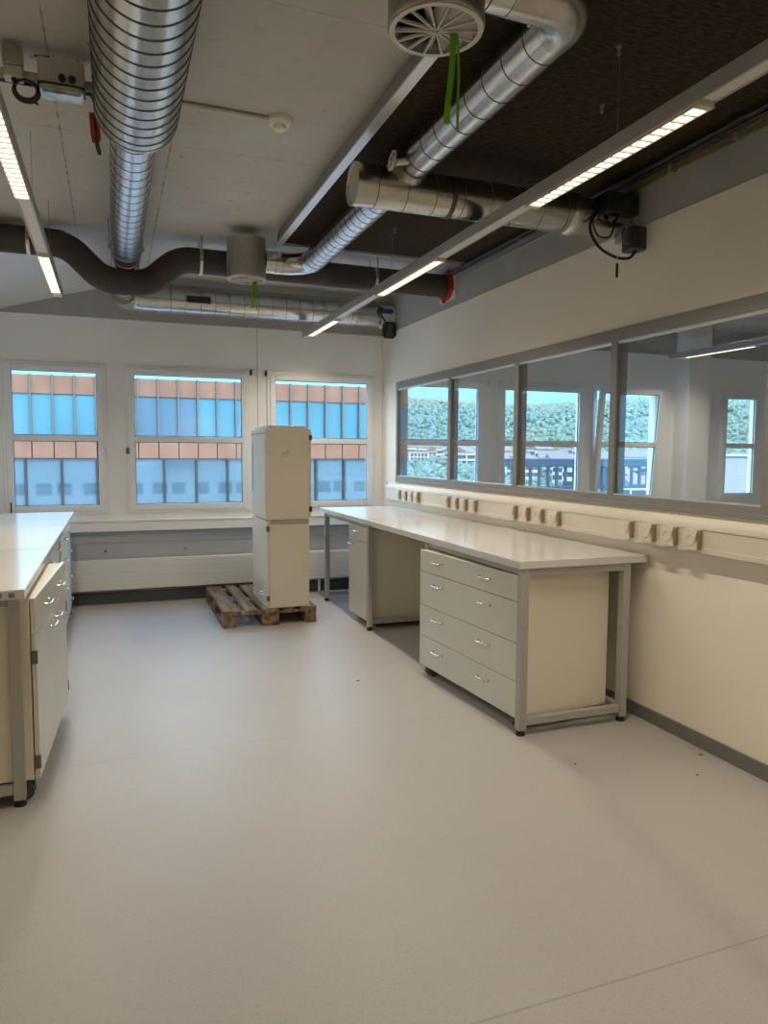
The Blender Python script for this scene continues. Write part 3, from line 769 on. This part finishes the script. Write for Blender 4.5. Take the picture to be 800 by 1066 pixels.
def far_branch():
    t = thing('ventilation_duct', 'silver spiral duct from the crossing duct bending to the far round diffuser', 'duct', (DX, 4.5, DZ-DR))
    pts = fillet([(DX, 3.55, DZ-.01), (DX, 5.43, DZ-.01), (1.08, 5.43, DZ-.01)], .20, 16)
    L1 = 1.62
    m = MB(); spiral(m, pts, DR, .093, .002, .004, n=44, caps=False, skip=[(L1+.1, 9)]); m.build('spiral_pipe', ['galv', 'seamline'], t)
    for x in (1.15, 1.20): MB().ring((x, 5.43, DZ-.01), (1, 0, 0), DR+.004, DR-.002, .012, 40).build('coupling', 'galvdull', t)
far_branch()
def diffuser(label, x, y, zb, r, h, rib_label, rib_len, rx, spin):
    t = thing('air_diffuser', label, 'air diffuser', (x, y, zb))
    m = MB(); m.sweep([((x, y, zb+h), r-.008), ((x, y, zb+h), r), ((x, y, zb+.02), r), ((x, y, zb+.006), r+.001), ((x, y, zb), r-.003), ((x, y, zb), r-.012), ((x, y, zb+.03), r-.014)], 56, False)
    f = [v for v in m.b.verts]; m.b.faces.new([v for v in f[:56]]); m.build('plenum', 'galvsoft', t)
    m = MB(); m.ring((x, y, zb-.006), (0, 0, 1), r-.004, r*.86, .012, 56)
    m.ring((x, y, zb-.002), (0, 0, 1), r*.88, r*.86, .03, 56); m.build('face_ring', 'plate', t)
    m = MB(); m.cyl((x, y, zb-.008), (x, y, zb+.02), r*.10, n=20); m.ring((x, y, zb-.012), (0, 0, 1), r*.07, r*.03, .006, 16); m.build('hub', 'plate', t)
    m = MB(); N = 14
    for k in range(N):
        R = Matrix.Translation((x, y, zb)) @ Matrix.Rotation(2*PI*k/N+spin, 4, 'Z') @ Matrix.Rotation(math.radians(-42), 4, 'X')
        m.box(r*.09, r*.86, -.033, .002, -.0012, .0012, 0, rot=R)
        R2 = Matrix.Translation((x, y, zb)) @ Matrix.Rotation(2*PI*k/N+spin, 4, 'Z')
        m.box(r*.09, r*.87, -.003, .003, -.007, .002, .001, rot=R2)
    m.build('swirl_vanes', 'plate', t)
    m = MB(); m.cyl((x, y, zb+.055), (x, y, zb+.06), r-.015, n=48); m.build('interior_shade_disc', 'holeshade', t)  # black disc painted as the shade inside the plenum
    # green streamer tied to the face
    m = MB(); w = .010
    for s, L, dx in ((0, rib_len, -.014), (.012, rib_len*1.07, .006)):
        P = []
        for k in range(12):
            u = k/11; P.append((rx+s+dx*u+.004*math.sin(u*5), y-.004-.012*s/.012*u, zb+.004-L*u))
        for a, b in zip(P, P[1:]):
            ww = w if s == 0 else w*.45
            m.prism([(a[0]-ww, a[1], a[2]), (a[0]+ww, a[1]+.002, a[2]), (b[0]+ww, b[1]+.002, b[2]), (b[0]-ww, b[1], b[2])], (0, -.0012, 0))
    tag(origin_base(m.build('ribbon', 'ribbon')), rib_label, 'ribbon')
diffuser('round beige ceiling diffuser with swirl vanes, near one at the top of the view', .912, 2.035, 2.70, .141, .28, 'long bright green ribbon hanging from the near round diffuser', .265, .965, .1)
diffuser('round beige ceiling diffuser, far one hanging beside the silver duct bend', .945, 5.43, 2.722, .141, .285, 'short bright green ribbon hanging from the far round diffuser', .205, 1.000, .25)

# ------------------------------------------------------------------ control boxes at the right wall
def controls():
    t = thing('control_box', 'black damper controller with looped cables at the end of the crossing duct', 'controller', (2.66, 3.5, 2.48))
    MB().box(2.53, 2.735, 3.36, 3.58, 2.775, 2.885, .006).build('housing', 'black', t)
    b = MB().box(2.655, 2.744, 3.30, 3.40, 2.575, 2.70, .005).build('actuator', 'darkgrey', t)
    MB().box(2.648, 2.70, 3.296, 3.34, 2.58, 2.695, .004).build('actuator_cover', 'black', b)
    MB().box(2.70, 2.735, 3.42, 3.52, 2.66, 2.78, .004).build('bracket', 'alu', t)
    m = MB(); m.sweep([((2.60, 3.40, 2.775), .022), ((2.60, 3.40, 2.755), .030), ((2.60, 3.40, 2.74), .018)], 16); m.build('cable_gland', 'darkgrey', t)
    def loop(pts, r=.006): 
        m = MB(); P = [Vector(p) for p in pts]; Q = []
        for i in range(len(P)-1):
            p0, p1, p2, p3 = P[max(i-1, 0)], P[i], P[i+1], P[min(i+2, len(P)-1)]
            for k in range(8):
                u = k/8; Q.append(.5*((2*p1)+(-p0+p2)*u+(2*p0-5*p1+4*p2-p3)*u*u+(-p0+3*p1-3*p2+p3)*u**3))
        Q.append(P[-1]); m.sweep([(q, r) for q in Q], 10); return m
    loop([(2.50, 3.42, 2.80), (2.46, 3.42, 2.70), (2.50, 3.40, 2.60), (2.58, 3.36, 2.54), (2.66, 3.34, 2.535), (2.70, 3.33, 2.58)], .008).build('cable', 'black', t)
    loop([(2.50, 3.38, 2.79), (2.45, 3.38, 2.72), (2.47, 3.36, 2.64), (2.54, 3.35, 2.64), (2.59, 3.37, 2.74)], .005).build('cable', 'black', t)
    loop([(2.52, 3.40, 2.78), (2.49, 3.39, 2.74), (2.53, 3.37, 2.71), (2.58, 3.37, 2.73), (2.62, 3.38, 2.78)], .005).build('cable', 'black', t)
    loop([(2.64, 3.36, 2.70), (2.61, 3.34, 2.66), (2.61, 3.32, 2.61), (2.65, 3.32, 2.60)], .005).build('earth_cable', 'yellowgreen', t)
    m = MB(); m.cyl((2.585, 3.34, 2.54), (2.585, 3.34, 2.50), .0015, n=6); m.build('tag_string', 'white', t)
    MB().box(2.578, 2.592, 3.337, 3.343, 2.425, 2.50, .001).build('hanging_tag', 'black', t)
controls()
def corner_motor():
    t = thing('damper_actuator', 'black damper actuator with blue knob in the far right ceiling corner', 'actuator', (2.68, 7.16, 2.62))
    m = MB(); m.box(2.615, 2.746, 7.02, 7.12, 2.64, 2.80, .02, seg=3); m.build('housing', 'black', t)
    MB().box(2.640, 2.695, 7.008, 7.022, 2.665, 2.78, .004).build('front_plate', 'darkgrey', t)
    m = MB(); m.sweep([((2.60, 7.05, 2.905), .022), ((2.70, 7.05, 2.905), .026), ((2.715, 7.05, 2.905), .012)], 16); m.build('knob', 'blue', t)
    m = MB(); m.box(2.555, 2.60, 7.02, 7.06, 2.88, 2.935, .004); m.build('terminal_box', 'black', t)
    m = MB(); m.sweep([((2.57, 7.03, 2.89), .008), ((2.58, 7.02, 2.85), .008), ((2.605, 7.01, 2.81), .008), ((2.625, 7.01, 2.77), .008), ((2.62, 7.01, 2.68), .008)], 8); m.build('cable', 'black', t)
corner_motor()

# ------------------------------------------------------------------ light tracks
SPREAD = 140
def light_track(label, x, y0, y1, mods, group=None, zb=2.60, hang=(), detail=True, watt=13.2):
    t = thing('light_track', label, 'light track', (x, (y0+y1)/2, zb))
    w = .034
    m = MB(); m.box(x-w, x+w, y0, y1, zb+.018, zb+.062, .003)
    for s in (-1, 1): m.box(x+s*(w-.004)-.004, x+s*(w-.004)+.004, y0, y1, zb+.004, zb+.02, .001)
    m.build('rail', 'track', t)
    ys = sorted([a for a, b in mods]+[b for a, b in mods]+[y0, y1])
    for a, b in zip(ys[0::2], ys[1::2]):
        if b-a > .02: MB().box(x-w+.008, x+w-.008, a+.003, b-.003, zb+.006, zb+.018, .002).build('blank_cover', 'blank', t)
    for a, b in mods:
        mo = MB(); mo.box(x-w+.001, x+w-.001, a, a+.03, zb-.012, zb+.02, .003); mo.box(x-w+.001, x+w-.001, b-.03, b, zb-.012, zb+.02, .003)
        for s in (-1, 1): mo.box(x+s*(w-.003)-.002, x+s*(w-.003)+.002, a+.03, b-.03, zb-.010, zb+.018, .0005)
        led = mo.build('led_module', 'louver', t)
        MB().box(x-w+.006, x+w-.006, a+.032, b-.032, zb-.004, zb+.002).build('lens', 'led', led)
        if detail:
            lv = MB(); n = int((b-a)/.055); pl = [(x-w+.004, b-.03, zb-.010), (x-w+.004, a+.03, zb-.010), (x-w+.006, a+.03, zb-.010)]
            for k in range(1, n):
                yy = a+.03+(b-a-.06)*k/n
                pl += [(x-w+.006, yy-.004, zb-.010), (x+w-.006, yy-.010, zb-.010), (x+w-.006, yy-.002, zb-.010), (x-w+.006, yy+.004, zb-.010)]
            pl.append((x-w+.006, b-.03, zb-.010)); lv.prism(pl, (0, 0, .006))
            lv.build('louvre', 'louver', led)
        ld = bpy.data.lights.new('led_light', 'AREA'); ld.shape = 'RECTANGLE'; ld.size = .055; ld.size_y = b-a-.06; ld.energy = watt; ld.color = (1, .845, .645); ld.spread = math.radians(SPREAD)
        lo = bpy.data.objects.new('led_light', ld); C.objects.link(lo); lo.location = (x, (a+b)/2, zb-.014)
    for y in hang: MB().cyl((x, y, zb+.06), (x, y, ZC if not 1.17 < x < 2.74 else 3.0), .0012, n=6).build('suspension_wire', 'alu', t)
    return t
light_track('long light track hanging on the right, running past the glazed partition', 1.822, -1.9, 7.16,
            [(-2.1+.25, -1.10), (-.10, .95), (1.925, 2.985), (3.96, 5.01), (6.05, 6.98)], hang=(.4, 2.377, 4.751, 6.5))
light_track('light track at the left edge of the view, above the left bench', -.352, -1.9, 6.0,
            [(2.68, 3.735), (4.72, 5.80)], hang=(.4, 2.2, 4.2, 5.3))
light_track('light track in the next room, seen through the glass', 6.28, 1.0, 7.05, [(3.8, 4.85), (5.80, 6.85)], hang=(4, 6), detail=False)
light_track('second light track in the next room, nearer the glass', 4.5, -1.0, 1.6, [(-.6, .4), (.5, 1.5)], hang=(0,), detail=False)

# ------------------------------------------------------------------ smaller ceiling things on the left
def smoke():
    t = thing('smoke_detector', 'white smoke detector on the concrete ceiling at the end of a conduit', 'smoke detector', (.795, 3.61, 3.0))
    x, y = .795, 3.61
    MB().sweep([((x, y, ZC), .058), ((x, y, ZC-.022), .058), ((x, y, ZC-.034), .048)], 32).build('base', 'white', t)
    MB().sweep([((x, y, ZC-.032), .034), ((x, y, ZC-.052), .032), ((x, y, ZC-.058), .024)], 28).build('head', 'white', t)
    tag(origin_base(MB().sweep([((.30, 3.60, ZC-.012), .012), ((.74, 3.608, ZC-.012), .012)], 12).build('conduit', 'plate')), 'pale conduit on the concrete ceiling leading to the smoke detector', 'conduit')
smoke()
def strut():
    m = MB(); y, z = 3.40, 2.955
    m.box(-1.20, -.045, y-.02, y-.017, z, z+.04); m.box(-1.20, -.045, y+.017, y+.02, z, z+.04); m.box(-1.20, -.045, y-.02, y+.02, z+.037, z+.04)
    for x in (-1.0, -.1): m.cyl((x, y, z+.03), (x, y, ZC), .005, n=8)
    tag(origin_base(m.build('strut_rail', 'galvdull')), 'slim steel strut rail under the ceiling at upper left', 'rail')
strut()
def emergency():
    t = thing('emergency_light', 'grey emergency light with clear lens and two cable glands at upper left', 'emergency light', (-.155, 3.35, 2.88))
    MB().box(-.245, -.072, 3.30, 3.385, 2.925, 3.03, .006).build('housing', 'plate', t)
    MB().box(-.238, -.078, 3.285, 3.375, 2.892, 2.930, .010, seg=2).build('lens', 'lens', t)
    MB().box(-.246, -.070, 3.292, 3.386, 2.922, 2.932, .002).build('seal', 'black', t)
    for x in (-.155, -.118): MB().cyl((x, 3.302, 2.955), (x, 3.288, 2.953), .014, n=16).build('cable_gland', 'black', t)
    MB().cyl((-.256, 3.31, 3.028), (-.20, 3.31, 3.034), .004, n=8).build('wire', 'black', t)
emergency()
def junction():
    t = thing('junction_box', 'grey junction box with coiled black cable at the upper left edge', 'junction box', (-.345, 3.37, 2.93))
    MB().box(-.372, -.298, 3.31, 3.378, 2.985, 3.06, .004).build('lid', 'plenum', t)
    MB().box(-.368, -.300, 3.315, 3.378, 2.940, 2.985, .004).build('housing', 'plate', t)
    m = MB(); cx, cz = -.290, 2.905
    for k in range(3):
        rr = .040+.004*k; m.sweep([((cx+rr*math.cos(a), 3.335+.008*k, cz+rr*math.sin(a)*.9), .0055) for a in [2*PI*i/36+.6 for i in range(36)]], 10, closed=True)
    m.sweep([((-.332, 3.33, 2.95), .010), ((-.333, 3.33, 2.925), .007)], 10); m.build('cable_coil', 'black', t)
    m = MB(); m.sweep([((-.29, 3.34, 2.862), .005), ((-.265, 3.335, 2.862), .005), ((-.248, 3.33, 2.853), .005)], 8); m.build('cable_tail', 'black', t)
junction()
def orange_tag():
    t = thing('hanging_tag', 'orange-red tag hanging with a dark cable beside the left silver duct', 'tag', (-.03, 3.5, 2.72))
    m = MB(); x0 = -.062; pts = []
    m.prism([(x0, 3.50, 2.925), (x0+.042, 3.50, 2.925), (x0+.046, 3.50, 2.82), (x0+.036, 3.50, 2.797), (x0+.026, 3.50, 2.806), (x0+.012, 3.50, 2.797), (x0+.004, 3.50, 2.83)], (0, .002, 0)); m.build('card', 'orange', t)
    m = MB(); m.sweep([((-.075, 3.42, 2.985), .004), ((-.055, 3.44, 2.975), .004), ((-.040, 3.46, 2.95), .004), ((-.038, 3.494, 2.92), .004), ((-.036, 3.494, 2.84), .005)], 8); m.build('cable', 'black', t)
    m = MB(); m.sweep([((-.036, 3.492, 2.845), .006), ((-.034, 3.49, 2.80), .009), ((-.024, 3.49, 2.755), .009), ((-.022, 3.49, 2.748), .005)], 10); m.build('plug', 'darkgrey', t)
    MB().box(-.018, .024, 3.485, 3.515, 2.865, 2.885, .003).build('clip', 'black', t)
orange_tag()

# ------------------------------------------------------------------ crumbs on the floor
for (x, y, mt, s, lab) in ((1.454, 4.36, 'stone', .010, 'small dark crumb on the floor in front of the right bench knee space'),
                           (2.675, 2.70, 'scrap', .014, 'tan paper scrap on the floor by the right skirting'),
                           (2.488, 2.528, 'stone', .007, 'tiny dark grit on the floor, nearest to the camera by the right wall'),
                           (2.03, 2.82, 'stone', .006, 'tiny dark grit on the floor just in front of the bench leg')):
    m = MB(); m.ball((x, y, s*.35), s, 0, 1, (1.3, .9, .35), .25); tag(origin_base(m.build('floor_crumb', mt)), lab, 'crumb')

# ------------------------------------------------------------------ outdoors
K = 1.3; YB2 = 46.8
def fz(z): return 1.47+(z-1.47)*K
def office():
    t = thing('office_building', 'office building across the street with terracotta bands and blue glass', 'building', (0, YB2, -14))
    X0, X1 = -30., 17.8
    MB().box(X0, X1, YB2+.5, YB2+14, -14, fz(4.75)).build('core', 'spandrel', t)
    for z0, z1 in ((fz(4.03), fz(4.85)), (fz(1.13), fz(2.02)), (fz(-1.9), fz(-1.0))):
        m = MB(); x = X0; st = .905*K
        off = (-3.368*K - X0) % st
        xx = X0+off-st
        while xx < X1: m.box(max(xx+.03, X0), min(xx+st-.03, X1), YB2, YB2+.3, z0, z1); xx += st
        m.build('terracotta_band', 'terra', t)
    st = .905*K; off = (-3.368*K-X0) % st
    gm, dm = MB(), MB(); xx = X0+off-st; k = 0
    xs = []
    while xx < X1: xs.append(xx); xx += st
    for xx in xs:
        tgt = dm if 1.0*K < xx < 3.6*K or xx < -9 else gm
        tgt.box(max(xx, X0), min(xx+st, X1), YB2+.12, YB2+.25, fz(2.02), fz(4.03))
    gm.build('upper_glazing', 'fglass', t); dm.build('upper_glazing_slate', 'fglassdim', t)  # some upper panes take the greyer slate colour
    m = MB()
    for xx in xs: m.box(xx-.045, xx+.045, YB2-.15, YB2+.3, fz(2.02), fz(4.88))
    m.build('upper_fins', 'palemull', t)
    MB().box(X0, X1, YB2+.1, YB2+.25, fz(-1.0), fz(1.13)).build('lower_glazing', 'fglasslow', t)
    m = MB(); st2 = 1.485*K; off = (-3.652*K-X0) % st2; xx = X0+off
    while xx < X1: m.box(xx-.07, xx+.07, YB2-.12, YB2+.2, fz(-1.0), fz(1.15)); xx += st2
    m.box(X0, X1, YB2-.1, YB2+.2, fz(1.10), fz(1.16)); m.build('lower_mullions', 'mull', t)
    MB().box(X0-.2, X1+.2, YB2+.3, YB2+14, fz(4.70), fz(4.80)).build('roof', 'spandrel', t)
office()
# outside face of this building, which the glass opposite mirrors
def own():
    m = MB(); y0, y1 = YF+WT+.02, YF+WT+.3
    m.box(-45, XL-.4, y0-.3, y1, -14, 4.4); m.box(XR2+.15, 45, y0-.3, y1, -14, 1.0); m.box(XL-.4, XR2+.15, y0-.3, y1, -14, -.13); m.box(XL-.4, XR2+.15, y0, y1, 3.3, 4.4)
    struct(m.build('wall_exterior', 'render'))
    m = MB()
    for z in (-10.5, -6.9, -3.3, .9):
        for i in range(-18, 19):
            x = i*2.4
            if z > 0 and -2.5 < x: continue
            m.box(x-1.0+.5*((i*.37) % 1), x+1.1-.7*((i*.61) % 1), y1-.02, y1+.02, z, z+1.3)
    struct(m.build('exterior_windows', 'housewin'))
own()
m = MB(); m.box(-60, 60, 7, 80, -14.2, -14); struct(m.build('street_ground', 'street'))

def height(x, y):
    d = math.hypot(x, y)
    base = -14 + .062*max(0, min(210, d-110))
    if d > 320: base += (d-320)*.155*min(1, (d-320)/150)
    base += 5*math.sin(x*.021+1)*math.cos(y*.017)*min(1, max(0, (d-180)/200))
    return base
m = MB(); A0, A1, NA, ND = 14, 66, 40, 36; rows = []
for j in range(ND+1):
    d = 80*(900/80)**(j/ND); row = []
    for i in range(NA+1):
        a = math.radians(A0+(A1-A0)*i/NA); x, y = d*math.sin(a), d*math.cos(a); h = height(x, y)
        if d > 620: h = height(x*620/d, y*620/d)-(d-620)*.1
        row.append(m.b.verts.new((x, y, h)))
    rows.append(row)
for j in range(ND):
    for i in range(NA):
        f = m.b.faces.new([rows[j][i], rows[j][i+1], rows[j+1][i+1], rows[j+1][i]]); f.smooth = True
o = struct(m.build('hills', 'hill'), 'wooded hillside behind the town')
m = MB()
for k in range(13000):
    d = random.uniform(230, 600); a = math.radians(random.uniform(17, 60)); x, y = d*math.sin(a), d*math.cos(a)
    if d < 420 and random.random() < .5: continue
    s = random.uniform(.75, 1.6)*(.7+d/900); m.ball((x, y, height(x, y)+s*.5), s, 0, 1, (1, 1, random.uniform(.8, 1.3)), .18)
tag(m.build('forest', 'leafA'), 'forest with haze-tinted leaves covering the hillside seen through the partition', 'forest', kind='stuff')
m = MB()
for k in range(1800):
    d = random.uniform(95, 300); a = math.radians(random.uniform(17, 60)); x, y = d*math.sin(a), d*math.cos(a)
    s = random.uniform(.5, 1.15)*(.6+d/400); m.ball((x, y, height(x, y)+s*.6), s, 0, 1, (1, 1, random.uniform(.8, 1.4)), .2)
tag(m.build('valley_shrubbery', 'leafA'), 'green shrubbery between the houses in the valley', 'shrubbery', kind='stuff')
def house(x, y, s, rz, h, flat):
    t = thing('house', 'small pale house in the valley town beyond the next room windows', 'house', (x, y, height(x, y)-.3), rz, 'houses in the valley')
    w, d = 4.5*s, 3.6*s
    MB().box(-w, w, -d, d, 0, h, 0).build('walls', 'housewall', t, True)
    m = MB()
    if flat: m.box(-w-.3, w+.3, -d-.3, d+.3, h, h+.4)
    else: m.prism([(-w-.4, -d-.5, h), (-w-.4, d+.5, h), (-w-.4, 0, h+2.4*s)], (2*w+.8, 0, 0))
    m.build('roof', 'houseroof', t, True)
    m = MB()
    for i in range(-2, 3):
        for z in (h*.2, h*.58): m.box(i*w*.36-.6, i*w*.36+.6, -d-.05, -d+.1, z, z+1.3); m.box(-w-.05, -w+.1, i*d*.36-.5, i*d*.36+.5, z, z+1.3)
    m.build('windows', 'housewin', t, True)
for k in range(70):
    d = 130+290*((k*.618) % 1)**1.2; a = math.radians(19+34*((k*.377+.1) % 1)); s = .62+.4*((k*.71) % 1)
    house(d*math.sin(a), d*math.cos(a), s, math.radians(-40+80*((k*.53) % 1)), 4.5+2*((k*.29) % 1), k % 3 == 0)
def tree(x, y, h, mt, label):
    z = height(x, y); t = thing('tree', label, 'tree', (x, y, z))
    MB().cyl((x, y, z), (x, y, z+h*.5), h*.04, n=8).build('trunk', 'hinge', t)
    m = MB()
    for k in range(40):
        u = random.uniform(-1, 1); a = random.uniform(0, 6.28); q = math.sqrt(1-u*u)*random.uniform(.6, 1)
        m.ball((x+q*math.cos(a)*.32*h, y+q*math.sin(a)*.32*h, z+h*(.64+.3*u)), h*random.uniform(.08, .13), 0, 1, (1, 1, 1), .2)
    m.build('crown', mt, t)
tree(52, 105, 7.5, 'leafB', 'yellow leafed tree seen through the first partition pane')
tree(19.5, 40, 7.5, 'leafB', 'pale autumn tree at the corner of the office building')
def railing():
    t = thing('terrace_railing', 'blue-grey terrace railing with upright bars outside the next room', 'railing', (6.6, 9.5, .6))
    MB().box(5.35, 9.0, 9.45, 9.75, 1.275, 1.40, .01).build('top_board', 'rail', t)
    MB().box(5.35, 9.0, 9.46, 9.52, .93, .98, .005).build('bottom_rail', 'rail', t)
    x = 5.42
    while x < 8.95: MB().box(x-.02, x+.02, 9.47, 9.51, .98, 1.275, .003).build('baluster', 'rail', t); x += .155
    for x in (5.37, 7.2, 8.98): MB().box(x-.03, x+.03, 9.46, 9.52, .55, 1.275, .003).build('post', 'rail', t)
    MB().box(5.2, 9.2, 7.8, 9.9, .42, .56).build('terrace_slab', 'render', t)
railing()
def parapet():
    t = thing('parapet_wall', 'white tiled parapet outside the rightmost window of the next room', 'parapet', (10.3, 9.7, .4))
    MB().box(9.35, 11.6, 9.5, 9.8, .3, 1.44, .01).build('wall_body', 'render', t)
    m = MB()
    for i in range(9): m.box(9.4+i*.27, 9.406+i*.27, 9.496, 9.5, .4, 1.4)
    for z in (.65, .9, 1.15): m.box(9.36, 11.6, 9.496, 9.5, z, z+.006)
    m.build('tile_joints', 'plate', t)
    MB().box(9.3, 11.65, 9.45, 9.85, 1.44, 1.48, .01).build('coping', 'alubright', t)
parapet()

# ------------------------------------------------------------------ daylight
w = bpy.data.worlds.new('sky'); scene.world = w; w.use_nodes = True
t = NT(w); t.nt.nodes.clear() if hasattr(t.nt.nodes, 'clear') else None
o = t.n('OutputWorld'); bg = t.n('Background'); tc = t.n('TexCoord'); sp = t.n('SeparateXYZ'); t.L.new(tc.outputs['Generated'], sp.inputs[0])
r = t.n('ValToRGB'); t.L.new(sp.outputs['Z'], r.inputs['Fac'])
r.color_ramp.elements[0].position = .125; r.color_ramp.elements[0].color = (.085, .195, .30, 1)
r.color_ramp.elements[1].position = .8; r.color_ramp.elements[1].color = (.30, .55, 1.0, 1)
q = r.color_ramp.elements.new(.30); q.color = (.66, .88, 1.05, 1)
t.L.new(r.outputs['Color'], bg.inputs['Color']); bg.inputs['Strength'].default_value = 7.0; t.L.new(bg.outputs[0], o.inputs[0])
sd = bpy.data.lights.new('sun', 'SUN'); sd.energy = 3.0; sd.angle = math.radians(.6); sd.color = (1, .95, .86)
so = bpy.data.objects.new('sun', sd); C.objects.link(so); so.location = (0, -20, 30)
so.rotation_euler = Vector((-.25, .80, -.55)).to_track_quat('-Z', 'Y').to_euler()

# ------------------------------------------------------------------ camera
cam = bpy.data.cameras.new('camera'); co = bpy.data.objects.new('camera', cam); C.objects.link(co); scene.camera = co
yaw, pitch, roll, F = 0.35690568617915114, -0.08109489714225701, 0.005787581363928077, 757.
f = Vector((math.sin(yaw)*math.cos(pitch), math.cos(yaw)*math.cos(pitch), math.sin(pitch)))
rt = Vector((math.cos(yaw), -math.sin(yaw), 0)); u = rt.cross(f)
r2 = rt*math.cos(roll)+u*math.sin(roll); u2 = -rt*math.sin(roll)+u*math.cos(roll)
mw = Matrix((r2, u2, -f)).transposed().to_4x4(); mw.translation = (0, 0, 1.47); co.matrix_world = mw
cam.sensor_fit = 'VERTICAL'; cam.sensor_height = 24; cam.lens = 24*F/1066; cam.clip_start = .05; cam.clip_end = 3000

vs = scene.view_settings; scene.display_settings.display_device = 'sRGB'
vs.view_transform = 'Standard'; vs.look = 'None'; vs.gamma = 1; vs.exposure = 0; vs.use_curve_mapping = False
scene.cycles.use_denoising = True
scene.cycles.max_bounces = 10; scene.cycles.diffuse_bounces = 6; scene.cycles.transparent_max_bounces = 16
scene.cycles.sample_clamp_indirect = 6
